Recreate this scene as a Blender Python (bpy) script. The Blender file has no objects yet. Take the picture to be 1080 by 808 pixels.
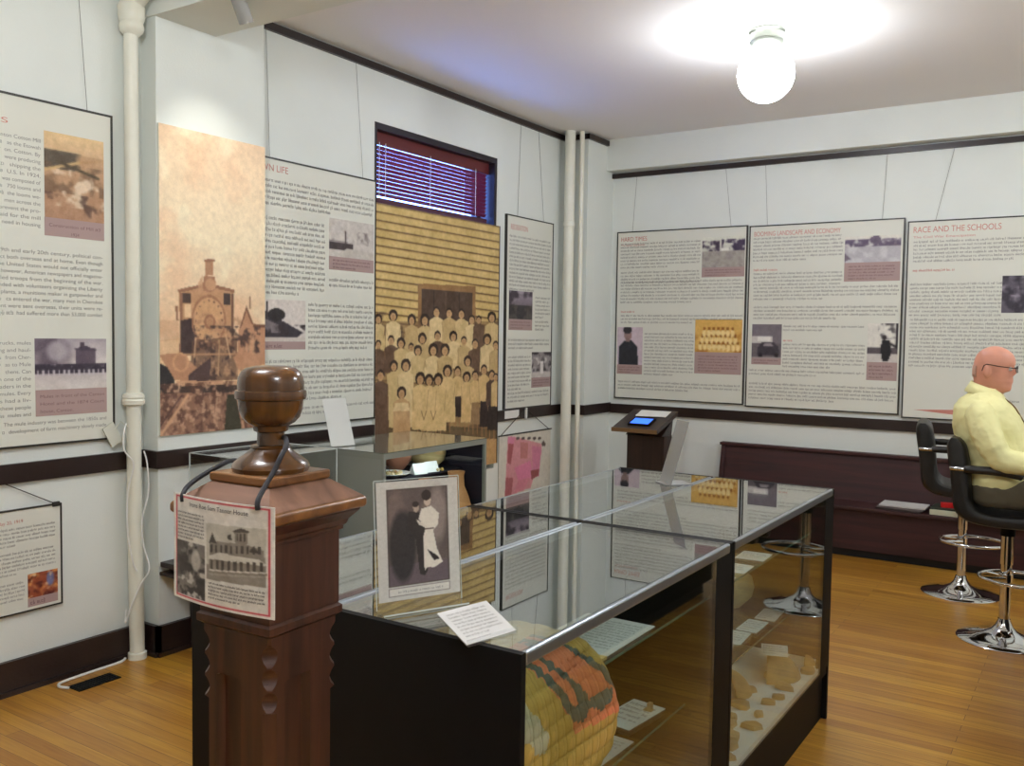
import bpy, bmesh, math, random
import numpy as np
from mathutils import Vector, Matrix
PI = math.pi
random.seed(7); RNG = np.random.RandomState(7)
sc = bpy.context.scene
COL = sc.collection

# ------------------------------------------------------------------ camera model
FPX, YAW, PITCH, ROLL, EYE = 959.18, math.radians(33.0627), math.radians(2.9675), math.radians(-0.825), 1.55
_f = np.array([-math.sin(YAW)*math.cos(PITCH), math.cos(YAW)*math.cos(PITCH), -math.sin(PITCH)])
_r = np.array([math.cos(YAW), math.sin(YAW), 0.0]); _d = np.cross(_f, _r)
RGT = _r*math.cos(ROLL)+_d*math.sin(ROLL); DWN = -_r*math.sin(ROLL)+_d*math.cos(ROLL)
def ray(x, y): return RGT*(x-540)/FPX+DWN*(y-404)/FPX+_f
def onx(x, y, X): v = ray(x, y); return v*(X/v[0])+np.array([0, 0, EYE])
def ony(x, y, Y): v = ray(x, y); return v*(Y/v[1])+np.array([0, 0, EYE])
def onz(x, y, z): v = ray(x, y); return v*((z-EYE)/v[2])+np.array([0, 0, EYE])

# ------------------------------------------------------------------ materials
def lin(c):
    return tuple(((v/255)/12.92 if v/255 <= .04045 else ((v/255+.055)/1.055)**2.4) for v in c)
def mat(name, rgb, rough=.5, metal=0, bump=0, bscale=40, var=0, vscale=6, coat=0, spec=.5):
    m = bpy.data.materials.new(name); m.use_nodes = True
    nt = m.node_tree; b = nt.nodes['Principled BSDF']; c = lin(rgb)
    b.inputs['Base Color'].default_value = (*c, 1); b.inputs['Roughness'].default_value = rough
    b.inputs['Metallic'].default_value = metal; b.inputs['Coat Weight'].default_value = coat
    b.inputs['Specular IOR Level'].default_value = spec
    tc = nt.nodes.new('ShaderNodeTexCoord')
    if var:
        n = nt.nodes.new('ShaderNodeTexNoise'); n.inputs['Scale'].default_value = vscale; n.inputs['Detail'].default_value = 5
        r = nt.nodes.new('ShaderNodeValToRGB')
        r.color_ramp.elements[0].position = .3; r.color_ramp.elements[1].position = .7
        r.color_ramp.elements[0].color = (*[v*(1-var) for v in c], 1); r.color_ramp.elements[1].color = (*[min(1, v*(1+var)) for v in c], 1)
        nt.links.new(tc.outputs['Object'], n.inputs['Vector']); nt.links.new(n.outputs['Fac'], r.inputs['Fac'])
        nt.links.new(r.outputs['Color'], b.inputs['Base Color'])
    if bump:
        n2 = nt.nodes.new('ShaderNodeTexNoise'); n2.inputs['Scale'].default_value = bscale
        bp = nt.nodes.new('ShaderNodeBump'); bp.inputs['Strength'].default_value = bump; bp.inputs['Distance'].default_value = .01
        nt.links.new(tc.outputs['Object'], n2.inputs['Vector']); nt.links.new(n2.outputs['Fac'], bp.inputs['Height'])
        nt.links.new(bp.outputs['Normal'], b.inputs['Normal'])
    return m
def wood(name, a, bcol, axis='Z', rough=.35, scale=1.0, coat=.3):
    m = bpy.data.materials.new(name); m.use_nodes = True
    nt = m.node_tree; b = nt.nodes['Principled BSDF']
    tc = nt.nodes.new('ShaderNodeTexCoord'); mp = nt.nodes.new('ShaderNodeMapping')
    s = [22*scale]*3; s['XYZ'.index(axis)] = 1.5*scale
    mp.inputs['Scale'].default_value = s
    n = nt.nodes.new('ShaderNodeTexNoise'); n.inputs['Scale'].default_value = 1.6; n.inputs['Detail'].default_value = 6; n.inputs['Distortion'].default_value = .6
    r = nt.nodes.new('ShaderNodeValToRGB'); r.color_ramp.elements[0].position = .3; r.color_ramp.elements[1].position = .72
    r.color_ramp.elements[0].color = (*lin(a), 1); r.color_ramp.elements[1].color = (*lin(bcol), 1)
    nt.links.new(tc.outputs['Object'], mp.inputs['Vector']); nt.links.new(mp.outputs['Vector'], n.inputs['Vector'])
    nt.links.new(n.outputs['Fac'], r.inputs['Fac']); nt.links.new(r.outputs['Color'], b.inputs['Base Color'])
    bp = nt.nodes.new('ShaderNodeBump'); bp.inputs['Strength'].default_value = .12; bp.inputs['Distance'].default_value = .004
    nt.links.new(n.outputs['Fac'], bp.inputs['Height']); nt.links.new(bp.outputs['Normal'], b.inputs['Normal'])
    b.inputs['Roughness'].default_value = rough; b.inputs['Coat Weight'].default_value = coat; b.inputs['Coat Roughness'].default_value = .15
    return m
def glass(name, tint=(.93, .96, .95), f0=.05, rough=0.0):
    # thin sheet: clear transmission plus an angle-dependent mirror reflection on both faces
    m = bpy.data.materials.new(name); m.use_nodes = True; nt = m.node_tree; nt.nodes.clear()
    out = nt.nodes.new('ShaderNodeOutputMaterial'); mix = nt.nodes.new('ShaderNodeMixShader')
    tr = nt.nodes.new('ShaderNodeBsdfTransparent'); tr.inputs[0].default_value = (*tint, 1)
    gl = nt.nodes.new('ShaderNodeBsdfGlossy'); gl.inputs['Roughness'].default_value = rough; gl.inputs['Color'].default_value = (1, 1, 1, 1)
    ge = nt.nodes.new('ShaderNodeNewGeometry'); dt = nt.nodes.new('ShaderNodeVectorMath'); dt.operation = 'DOT_PRODUCT'
    nt.links.new(ge.outputs['Normal'], dt.inputs[0]); nt.links.new(ge.outputs['Incoming'], dt.inputs[1])
    def M(op, a, bb=None):
        q = nt.nodes.new('ShaderNodeMath'); q.operation = op
        if isinstance(a, (int, float)): q.inputs[0].default_value = a
        else: nt.links.new(a, q.inputs[0])
        if bb is not None:
            if isinstance(bb, (int, float)): q.inputs[1].default_value = bb
            else: nt.links.new(bb, q.inputs[1])
        return q.outputs[0]
    c = M('ABSOLUTE', dt.outputs['Value']); o = M('SUBTRACT', 1.0, c); p5 = M('POWER', o, 5.0)
    fr = M('ADD', M('MULTIPLY', p5, 1-f0), f0)
    nt.links.new(fr, mix.inputs[0]); nt.links.new(tr.outputs[0], mix.inputs[1]); nt.links.new(gl.outputs[0], mix.inputs[2])
    nt.links.new(mix.outputs[0], out.inputs[0])
    return m
def emit(name, rgb, s):
    m = bpy.data.materials.new(name); m.use_nodes = True; nt = m.node_tree; nt.nodes.clear()
    out = nt.nodes.new('ShaderNodeOutputMaterial'); e = nt.nodes.new('ShaderNodeEmission')
    e.inputs[0].default_value = (*lin(rgb), 1); e.inputs[1].default_value = s; nt.links.new(e.outputs[0], out.inputs[0]); return m
def printmat(name='printed ink', rough=.45):
    m = bpy.data.materials.new(name); m.use_nodes = True; nt = m.node_tree; b = nt.nodes['Principled BSDF']
    a = nt.nodes.new('ShaderNodeVertexColor'); a.layer_name = 'ink'
    nt.links.new(a.outputs['Color'], b.inputs['Base Color']); b.inputs['Roughness'].default_value = rough
    b.inputs['Specular IOR Level'].default_value = .3
    return m

WALL = mat('white painted wall', (226, 230, 224), .6, bump=.08, bscale=120, var=.02, vscale=3)
CEIL = mat('ceiling paint', (240, 238, 236), .8, bump=.05, bscale=90)
DARK = mat('dark brown trim paint', (40, 27, 24), .35, bump=.1, bscale=60, var=.2, vscale=8)
PIPE = mat('cream painted pipe', (232, 231, 216), .4, bump=.15, bscale=35, var=.03, vscale=10)
PANEL = mat('white board laminate', (222, 222, 210), .5)
PAPER = mat('white paper', (232, 231, 226), .7)
PAPERG = mat('greyish printed paper', (205, 202, 198), .7)
FRAME = mat('black board frame', (48, 45, 40), .4)
WIRE = mat('thin steel wire', (120, 118, 112), .4, .6)
BLACK = mat('black laminate', (9, 9, 10), .55, var=.15, vscale=12, spec=.2)
BLACKIN = mat('black case lining', (16, 15, 15), .6)
ALU = mat('brushed aluminium', (164, 171, 178), .28, .85, bump=.05, bscale=200)
CHROME = mat('chrome', (215, 216, 218), .06, 1)
VINYL = mat('black vinyl', (24, 22, 21), .42, bump=.15, bscale=180)
POSTW = wood('newel wood', (44, 22, 14), (84, 47, 31), 'Z', .42, 1.0, .2)
POSTL = wood('newel cap worn wood', (92, 54, 24), (142, 96, 50), 'X', .34, .8, .3)
CAPW = wood('newel cap top wood', (92, 60, 42), (130, 92, 70), 'X', .55, .8, 0)
FINW = wood('finial varnished wood', (58, 33, 14), (106, 68, 30), 'Z', .24, .8, .45)
PEWW = wood('dark red pew wood', (42, 16, 16), (66, 27, 26), 'X', .6, .7, 0)
KIOW = wood('dark kiosk wood', (36, 22, 18), (58, 38, 30), 'Z', .4, .8, .2)
GLASS = glass('showcase glass', (.90, .95, .93), .075)
TGLASS = glass('table top glass', (.90, .95, .93), .24)
GLASSC = glass('shelf glass', (.93, .97, .95), .05)
ACRYL = glass('clear acrylic', (.965, .97, .97), .045)
ACRE = mat('acrylic edge', (200, 208, 204), .2)
GEDGE = mat('green glass edge', (70, 110, 98), .2)
INK = printmat(); TXT = mat('grey print ink', (150, 147, 141), .6); TXTD = mat('dark print ink', (60, 56, 56), .6)
RED = mat('red print ink', (206, 134, 120), .6); MAUVE = mat('mauve caption band', (172, 146, 142), .6)
MAUTX = mat('caption ink', (128, 98, 100), .6)
SKIN = mat('skin', (212, 148, 124), .42, var=.07, vscale=14)
SHIRT = mat('pale yellow shirt cotton', (236, 230, 168), .8, bump=.2, bscale=25)
TROUS = mat('olive grey trousers', (92, 84, 66), .85, bump=.2, bscale=30)
CLAY = mat('terracotta clay', (196, 142, 92), .7, bump=.2, bscale=30, var=.18, vscale=9)
CLAY2 = mat('tan mottled clay', (180, 160, 108), .7, bump=.2, bscale=30, var=.25, vscale=12)
CLAY3 = mat('buff sherd clay', (186, 152, 104), .8, bump=.3, bscale=50, var=.2, vscale=20)
WHITE = mat('white gloss', (236, 236, 232), .3)

# ------------------------------------------------------------------ object helpers
def link(o, parent=None):
    COL.objects.link(o)
    if parent is not None: o.parent = parent
    return o
def tag(o, label=None, cat=None, group=None, kind=None):
    if label: o['label'] = label
    if cat: o['category'] = cat
    if group: o['group'] = group
    if kind: o['kind'] = kind
    return o
def thing(name, label, cat, loc=(0, 0, 0), rz=0, group=None):
    o = bpy.data.objects.new(name, None); o.empty_display_size = .05; COL.objects.link(o)
    o.location = loc; o.rotation_euler = (0, 0, rz); return tag(o, label, cat, group)
def fin(name, bm, m, parent=None, smooth=False, loc=None, bevel=0):
    me = bpy.data.meshes.new(name); bmesh.ops.recalc_face_normals(bm, faces=bm.faces[:]) ; bm.to_mesh(me); bm.free()
    ms = m if isinstance(m, (list, tuple)) else [m]
    for k in ms: me.materials.append(k)
    if smooth:
        for p in me.polygons: p.use_smooth = True
        try: me.set_sharp_from_angle(angle=math.radians(38))
        except Exception: pass
    o = bpy.data.objects.new(name, me)
    if loc is not None: o.location = loc
    if bevel:
        md = o.modifiers.new('bevel', 'BEVEL'); md.width = bevel; md.segments = 2; md.limit_method = 'ANGLE'
    return link(o, parent)
def bx(bm, x0, x1, y0, y1, z0, z1, mi=0, M=None):
    vs = [bm.verts.new(Vector(p) if M is None else M @ Vector(p)) for p in
          ((x0, y0, z0), (x1, y0, z0), (x1, y1, z0), (x0, y1, z0), (x0, y0, z1), (x1, y0, z1), (x1, y1, z1), (x0, y1, z1))]
    for f in ((0, 3, 2, 1), (4, 5, 6, 7), (0, 1, 5, 4), (1, 2, 6, 5), (2, 3, 7, 6), (3, 0, 4, 7)):
        q = bm.faces.new([vs[i] for i in f]); q.material_index = mi
    return vs
def box(name, x0, x1, y0, y1, z0, z1, m, parent=None, bevel=0):
    bm = bmesh.new(); bx(bm, x0, x1, y0, y1, z0, z1); return fin(name, bm, m, parent, bevel=bevel)
def tube(bm, pts, r, n=8, caps=True, mi=0, closed=False):
    pts = [Vector(p) for p in pts]; N = len(pts); rs = r if isinstance(r, (list, tuple)) else [r]*N
    rings = []; up = None
    for i, p in enumerate(pts):
        if closed: t = pts[(i+1) % N]-pts[i-1]
        else: t = pts[min(i+1, N-1)]-pts[max(i-1, 0)]
        t.normalize()
        if up is None: up = t.orthogonal().normalized()
        else:
            up = up-t*up.dot(t)
            up = up.normalized() if up.length > 1e-6 else t.orthogonal().normalized()
        b = t.cross(up)
        rings.append([bm.verts.new(p+(up*math.cos(a)+b*math.sin(a))*rs[i]) for a in [2*PI*k/n for k in range(n)]])
    for i in range(N if closed else N-1):
        A, B = rings[i], rings[(i+1) % N]
        for k in range(n):
            f = bm.faces.new((A[k], A[(k+1) % n], B[(k+1) % n], B[k])); f.material_index = mi
    if caps and not closed:
        bm.faces.new(rings[0][::-1]).material_index = mi; bm.faces.new(rings[-1]).material_index = mi
def lathe(bm, prof, c=(0, 0, 0), n=32, mi=0):
    rings = []
    for r, z in prof:
        if r < 1e-5: rings.append([bm.verts.new((c[0], c[1], c[2]+z))])
        else: rings.append([bm.verts.new((c[0]+r*math.cos(2*PI*k/n), c[1]+r*math.sin(2*PI*k/n), c[2]+z)) for k in range(n)])
    for A, B in zip(rings, rings[1:]):
        if len(A) == 1 and len(B) == 1: continue
        for k in range(n):
            k2 = (k+1) % n
            if len(A) == 1: f = (A[0], B[k], B[k2])
            elif len(B) == 1: f = (A[k], A[k2], B[0])
            else: f = (A[k], A[k2], B[k2], B[k])
            bm.faces.new(f).material_index = mi
    for R, s in ((rings[0], -1), (rings[-1], 1)):
        if len(R) > 1: bm.faces.new(R[::s]).material_index = mi
def loft(bm, rings, cap=True, mi=0):
    vr = [[bm.verts.new(p) for p in R] for R in rings]; n = len(vr[0])
    for A, B in zip(vr, vr[1:]):
        for k in range(n): bm.faces.new((A[k], A[(k+1) % n], B[(k+1) % n], B[k])).material_index = mi
    if cap: bm.faces.new(vr[0][::-1]).material_index = mi; bm.faces.new(vr[-1]).material_index = mi
def ell(c, ax, ay, rx, ry, n=24, p=1.0):
    c = Vector(c); ax = Vector(ax); ay = Vector(ay); out = []
    for k in range(n):
        a = 2*PI*k/n; ca, sa = math.cos(a), math.sin(a)
        out.append(c+ax*rx*math.copysign(abs(ca)**p, ca)+ay*ry*math.copysign(abs(sa)**p, sa))
    return out
def curvepts(P, n=8, closed=False):
    P = [Vector(p) for p in P]; out = []; N = len(P)
    for i in range(N if closed else N-1):
        g = (lambda j: P[j % N]) if closed else (lambda j: P[max(0, min(N-1, j))])
        p0, p1, p2, p3 = g(i-1), g(i), g(i+1), g(i+2)
        for k in range(n):
            t = k/n; out.append(.5*((2*p1)+(p2-p0)*t+(2*p0-5*p1+4*p2-p3)*t*t+(3*p1-p0-3*p2+p3)*t**3))
    if not closed: out.append(P[-1])
    return out
def dup(root, loc=None, rz=None, label=None, group=None):
    r = root.copy(); COL.objects.link(r)
    if loc is not None: r.location = loc
    if rz is not None: r.rotation_euler = (0, 0, rz)
    if label: r['label'] = label
    if group: r['group'] = group
    for ch in list(root.children):
        c = ch.copy(); COL.objects.link(c); c.parent = r
        for g in list(ch.children):
            d = g.copy(); COL.objects.link(d); d.parent = c
    return r

# ------------------------------------------------------------------ pictures: numpy canvas -> coloured mesh grid
def vnoise(h, w, s, oct=4, seed=0):
    rs = np.random.RandomState(seed); out = np.zeros((h, w)); amp = 1; tot = 0
    for o in range(oct):
        gh, gw = max(2, int(h/s)+2), max(2, int(w/s)+2); g = rs.rand(gh, gw)
        y = np.linspace(0, gh-1.001, h); x = np.linspace(0, gw-1.001, w)
        yi, xi = y.astype(int), x.astype(int); fy, fx = (y-yi)[:, None], (x-xi)[None]
        fy = fy*fy*(3-2*fy); fx = fx*fx*(3-2*fx)
        a = g[yi][:, xi]; b = g[yi][:, xi+1]; c = g[yi+1][:, xi]; d = g[yi+1][:, xi+1]
        out += amp*((a*(1-fx)+b*fx)*(1-fy)+(c*(1-fx)+d*fx)*fy); tot += amp; amp *= .55; s = max(1, s/2)
    return out/tot
class Pic:
    def __init__(s, w, h, bg, mp=None):
        s.w, s.h = w, h; s.a = np.zeros((h, w, 3)); s.a[:] = bg; s.mp = mp or (lambda x, y: (x, y))
        s.X, s.Y = np.meshgrid(np.arange(w)+.5, np.arange(h)+.5)
    def pt(s, x, y): u, v = s.mp(x, y); return u*s.w, v*s.h
    def put(s, m, c, al=1.0):
        m = (m*al)[..., None] if m.dtype != bool else (m.astype(float)*al)[..., None]
        s.a = s.a*(1-m)+np.array(c, float)*m; return s
    def poly(s, pts, c, al=1.0):
        P = [s.pt(*p) for p in pts]; m = np.zeros((s.h, s.w), bool)
        for (x0, y0), (x1, y1) in zip(P, P[1:]+P[:1]):
            if y0 == y1: continue
            k = ((s.Y >= min(y0, y1)) & (s.Y < max(y0, y1)) & (s.X < x0+(s.Y-y0)*(x1-x0)/(y1-y0))); m ^= k
        return s.put(m, c, al)
    def rect(s, x0, y0, x1, y1, c, al=1.0): return s.poly([(x0, y0), (x1, y0), (x1, y1), (x0, y1)], c, al)
    def ell(s, x, y, rx, ry, c, al=1.0, soft=0):
        cx, cy = s.pt(x, y); ax = abs(s.pt(x+rx, y)[0]-s.pt(x-rx, y)[0])/2+1e-6; ay = abs(s.pt(x, y+ry)[1]-s.pt(x, y-ry)[1])/2+1e-6
        d = ((s.X-cx)/ax)**2+((s.Y-cy)/ay)**2
        if soft: return s.put(np.clip((1-d)/soft+.5, 0, 1), c, al)
        return s.put(d < 1, c, al)
    def line(s, x0, y0, x1, y1, wd, c, al=1.0):
        ax, ay = s.pt(x0, y0); bx_, by = s.pt(x1, y1); dx, dy = bx_-ax, by-ay; L = dx*dx+dy*dy+1e-9
        t = np.clip(((s.X-ax)*dx+(s.Y-ay)*dy)/L, 0, 1)
        d = np.hypot(s.X-ax-t*dx, s.Y-ay-t*dy); return s.put(np.clip(wd/2-d+.5, 0, 1), c, al)
    def noise(s, amt, sc_=8, seed=1, region=None, tint=(1, 1, 1)):
        n = (vnoise(s.h, s.w, sc_, 4, seed)-.5)*2*amt
        if region is not None:
            y0, y1 = int(region[0]*s.h), int(region[1]*s.h); k = np.zeros_like(n); k[y0:y1] = 1; n = n*k
        s.a = s.a+n[..., None]*np.array(tint); return s
    def blotch(s, c, thr, sc_, seed, y0=0, y1=1, al=1.0, x0=0, x1=1):
        n = vnoise(s.h, s.w, sc_, 4, seed); m = np.clip((n-thr)*7+.2, 0, 1)
        k = ((s.Y/s.h >= y0) & (s.Y/s.h < y1) & (s.X/s.w >= x0) & (s.X/s.w < x1)); return s.put(m*k, c, al)
    def grad(s, c0, c1, y0=0, y1=1):
        t = np.clip((s.Y/s.h-y0)/(y1-y0), 0, 1)[..., None]; k = ((s.Y/s.h >= y0) & (s.Y/s.h <= y1))[..., None]
        s.a = np.where(k, np.array(c0)*(1-t)+np.array(c1)*t, s.a); return s
def grid_print(name, pic, x0, x1, z0, z1, y, parent, thick=.002, bend=None):
    """picture as a sheet of coloured cells in local x/z, front facing -y"""
    h, w = pic.h, pic.w; nv = (w+1)*(h+1)
    A = pic.a; rs_ = np.random.RandomState(w*7+h)
    for _ in range(1):
        P_ = np.pad(A, ((1, 1), (1, 1), (0, 0)), 'edge'); A = (P_[:-2, 1:-1]+P_[2:, 1:-1]+P_[1:-1, :-2]+P_[1:-1, 2:]+3*P_[1:-1, 1:-1])/7
    g_ = vnoise(h, w, 3, 2, w+h)-.5; A = A*(1+.06*g_[..., None])+rs_.normal(0, 2.0, (h, w, 1)); pic.a = A
    xs = np.linspace(x0, x1, w+1); zs = np.linspace(z1, z0, h+1)
    V = np.zeros((h+1, w+1, 3)); V[..., 0] = xs[None]; V[..., 2] = zs[:, None]; V[..., 1] = y
    if bend is not None: V = bend(V)
    i = np.arange(h)[:, None]*(w+1)+np.arange(w)[None]
    F = np.stack([i+w+1, i+w+2, i+1, i], -1).reshape(-1, 4)
    me = bpy.data.meshes.new(name); me.from_pydata(V.reshape(-1, 3).tolist(), [], F.tolist())
    c = np.clip(pic.a, 0, 255)/255; c = np.where(c <= .04045, c/12.92, ((c+.055)/1.055)**2.4).reshape(-1, 3)
    ca = me.color_attributes.new('ink', 'FLOAT_COLOR', 'CORNER')
    cc = np.ones((len(F), 4, 4)); cc[..., :3] = c[:, None]; ca.data.foreach_set('color', cc.ravel())
    me.materials.append(INK); o = bpy.data.objects.new(name, me)
    return link(o, parent)

def greek(bm, x0, x1, ztop, zbot, pitch, y, xh=.40, lastfrac=.6, rs=random, mi=0, st=.24):
    """rows of tiny letter marks, x to the right, lines downwards"""
    z = ztop-pitch*.8; rows = int(round((ztop-zbot)/pitch))
    for r in range(rows):
        x = x0; xe = x1 if r < rows-1 else x0+(x1-x0)*lastfrac
        h = pitch*xh
        while x < xe-h:
            for k in range(rs.randint(2, 9)):
                wd = h*rs.uniform(.45, .8)
                if x+wd > xe: break
                up = h*(.55 if rs.random() < .22 else 0); dn = h*(.4 if rs.random() < .1 else 0)
                t = h*st
                # letter: a left stem plus a bar, so it reads as a glyph and not as a solid block
                quad(bm, x, x+t, z-dn, z+h+up, y, mi)
                if rs.random() < .75: quad(bm, x+t, x+wd, z+h-t, z+h, y, mi)
                if rs.random() < .75: quad(bm, x+t, x+wd, z, z+t, y, mi)
                if rs.random() < .6: quad(bm, x+wd-t, x+wd, z+t, z+h-t, y, mi)
                x += wd+h*.24
            x += h*.62
        z -= pitch
def quad(bm, x0, x1, z0, z1, y, mi=0):
    f = bm.faces.new([bm.verts.new(p) for p in ((x0, y, z0), (x1, y, z0), (x1, y, z1), (x0, y, z1))]); f.material_index = mi
_tc = {}
def textmesh(s):
    cu = bpy.data.curves.new('t', 'FONT'); cu.body = s; o = bpy.data.objects.new('t', cu); COL.objects.link(o)
    bpy.context.view_layer.update(); dg = bpy.context.evaluated_depsgraph_get()
    me = bpy.data.meshes.new_from_object(o.evaluated_get(dg)); bpy.data.objects.remove(o); bpy.data.curves.remove(cu); return me
def addtext(bm, s, x0, z, h, y, width=None, mi=0, xmax=None, align='l'):
    """real lettering: baseline at z, capital height h; scaled to width when given"""
    me = textmesh(s); V = [v.co.copy() for v in me.vertices]
    if not V: return
    mx = max(v.x for v in V); mn = min(v.x for v in V); k = h/.70; kx = k if width is None else width/(mx-mn)
    if align == 'r': x0 = x0-(mx-mn)*kx
    if align == 'c': x0 = x0-(mx-mn)*kx/2
    vs = [bm.verts.new((x0+(v.x-mn)*kx, y, z+v.y*k)) for v in V]
    for p in me.polygons:
        try: f = bm.faces.new([vs[i] for i in p.vertices]); f.material_index = mi
        except ValueError: pass
    bpy.data.meshes.remove(me)

# ================================================================== THE SETTING
XL, XC, YR, ZC, BZ = -3.84, -3.73, 7.12, 3.225, 3.0
XR, YB = 3.2, -4.0
def struct(name, bm, m, **k):
    o = fin(name, bm, m, **k); o['kind'] = 'structure'; return o
# floor with narrow golden strips running along X
def floormat():
    m = bpy.data.materials.new('oak strip floor'); m.use_nodes = True; nt = m.node_tree; b = nt.nodes['Principled BSDF']
    tc = nt.nodes.new('ShaderNodeTexCoord')
    br = nt.nodes.new('ShaderNodeTexBrick'); br.inputs['Scale'].default_value = 1; br.inputs['Brick Width'].default_value = 1.15
    br.inputs['Row Height'].default_value = .062; br.inputs['Mortar Size'].default_value = .0012; br.inputs['Mortar Smooth'].default_value = .3
    br.offset = .37; br.offset_frequency = 2
    br.inputs['Color1'].default_value = (*lin((208, 158, 60)), 1); br.inputs['Color2'].default_value = (*lin((178, 124, 44)), 1); br.inputs['Mortar'].default_value = (*lin((96, 54, 22)), 1)
    mp = nt.nodes.new('ShaderNodeMapping'); mp.inputs['Scale'].default_value = (1.3, 26, 1)
    n = nt.nodes.new('ShaderNodeTexNoise'); n.inputs['Scale'].default_value = 2.2; n.inputs['Detail'].default_value = 6; n.inputs['Distortion'].default_value = .8
    r = nt.nodes.new('ShaderNodeValToRGB'); r.color_ramp.elements[0].position = .3; r.color_ramp.elements[1].position = .7
    r.color_ramp.elements[0].color = (*lin((214, 196, 176)), 1); r.color_ramp.elements[1].color = (1, 1, 1, 1)
    mx = nt.nodes.new('ShaderNodeMix'); mx.data_type = 'RGBA'; mx.blend_type = 'MULTIPLY'; mx.inputs[0].default_value = .9
    nt.links.new(tc.outputs['Object'], br.inputs['Vector']); nt.links.new(tc.outputs['Object'], mp.inputs['Vector']); nt.links.new(mp.outputs[0], n.inputs['Vector'])
    nt.links.new(n.outputs['Fac'], r.inputs['Fac']); nt.links.new(br.outputs['Color'], mx.inputs[6]); nt.links.new(r.outputs['Color'], mx.inputs[7])
    nt.links.new(mx.outputs[2], b.inputs['Base Color']); b.inputs['Roughness'].default_value = .34; b.inputs['Coat Weight'].default_value = .25; b.inputs['Coat Roughness'].default_value = .2
    bp = nt.nodes.new('ShaderNodeBump'); bp.inputs['Strength'].default_value = .15; bp.inputs['Distance'].default_value = .002
    nt.links.new(br.outputs['Fac'], bp.inputs['Height']); bp.invert = True; nt.links.new(bp.outputs['Normal'], b.inputs['Normal'])
    return m
bm = bmesh.new(); bx(bm, XL-.35, XR+.1, YB-.1, YR+.1, -.1, 0); struct('floor', bm, floormat())
bm = bmesh.new(); bx(bm, XL-.35, XR+.1, YB-.1, YR+.1, ZC, ZC+.1); struct('ceiling', bm, CEIL)
# left wall with the window hole, the column and the chase belong to it
WY0, WY1, WZ0, WZ1 = 4.30, 5.66, 2.37, 2.865
bm = bmesh.new()
bx(bm, XL-.3, XL, YB, WY0, 0, ZC); bx(bm, XL-.3, XL, WY1, YR, 0, ZC)
bx(bm, XL-.3, XL, WY0, WY1, 0, .55); bx(bm, XL-.3, XL, WY0, WY1, WZ1, ZC)
struct('wall_left', bm, WALL)
bm = bmesh.new(); bx(bm, XL-.02, XC, 2.672, 3.318, 0, ZC); struct('wall_column', bm, WALL)
bm = bmesh.new(); bx(bm, XL-.02, -3.62, 6.66, YR, 0, ZC); struct('wall_chase', bm, WALL)
bm = bmesh.new(); bx(bm, XL-.3, XR+.1, YR, YR+.15, 0, ZC); struct('wall_back', bm, WALL)
bm = bmesh.new(); bx(bm, XR, XR+.1, YB, YR, 0, ZC); struct('wall_right', bm, WALL)
bm = bmesh.new(); bx(bm, XL-.3, XR+.1, YB-.1, YB, 0, ZC); struct('wall_rear', bm, WALL)
bm = bmesh.new(); bx(bm, XC-.11, XR, 2.66, 3.012, BZ, ZC); struct('ceiling_beam', bm, WALL)
bm = bmesh.new(); bx(bm, -3.62, XR, 6.995, YR, 2.965, ZC); struct('wall_soffit', bm, WALL)
# picture rails
bm = bmesh.new()
bx(bm, XL, XL+.022, 3.318, 6.66, 3.172, 3.214); bx(bm, XL, -3.60, 6.638, 6.66, 3.172, 3.214); bx(bm, -3.62, -3.598, 6.638, 6.995, 3.172, 3.214)
struct('trim_1', bm, DARK)
bm = bmesh.new(); bx(bm, -3.62, XR, YR-.024, YR, 2.915, 2.955); struct('trim_2', bm, DARK)
# chair rails
RZ0, RZ1 = .90, .982
bm = bmesh.new()
bx(bm, XL, XL+.02, YB, 2.672, RZ0, RZ1); bx(bm, XL, XC+.02, 2.652, 2.672, RZ0, RZ1); bx(bm, XC, XC+.02, 2.672, 3.338, RZ0, RZ1)
struct('trim_3', bm, DARK)
bm = bmesh.new()
bx(bm, XL, XL+.02, 3.318, WY0, RZ0, RZ1); bx(bm, XL, XL+.02, WY1, 6.66, RZ0, RZ1)
bx(bm, XL, -3.60, 6.64, 6.66, RZ0, RZ1); bx(bm, -3.62, -3.60, 6.66, YR, RZ0, RZ1)
struct('trim_4', bm, DARK)
bm = bmesh.new(); bx(bm, -3.60, XR, YR-.022, YR, RZ0-.005, RZ1-.008); struct('trim_5', bm, DARK)
bm = bmesh.new(); bx(bm, XR-.02, XR, YB, YR-.03, RZ0, RZ1); struct('trim_6', bm, DARK)
# baseboards
bm = bmesh.new()
def base(bm, a, b, c, d, ax, ay):
    bx(bm, a, b, c, d, 0, .145); 
    if ax: bx(bm, a if ax > 0 else a-.012, b+.012 if ax > 0 else b, c, d, 0, .022)
    if ay: bx(bm, a, b, c-.012, d, 0, .022)
base(bm, XL, XL+.022, YB, 2.65, 1, 0); base(bm, XL, XC+.022, 2.65, 2.672, 0, 1); base(bm, XC, XC+.022, 2.65, 3.33, 1, 0)
base(bm, XL, XL+.022, 3.33, 6.64, 1, 0); base(bm, XL, -3.6, 6.64, 6.66, 0, 1); base(bm, -3.62, -3.598, 6.66, 7.1, 1, 0)
o = struct('baseboard_left', bm, DARK)
bm = bmesh.new(); base(bm, -3.598, XR, YR-.022, YR, 0, 1); struct('baseboard_back', bm, DARK)

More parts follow.
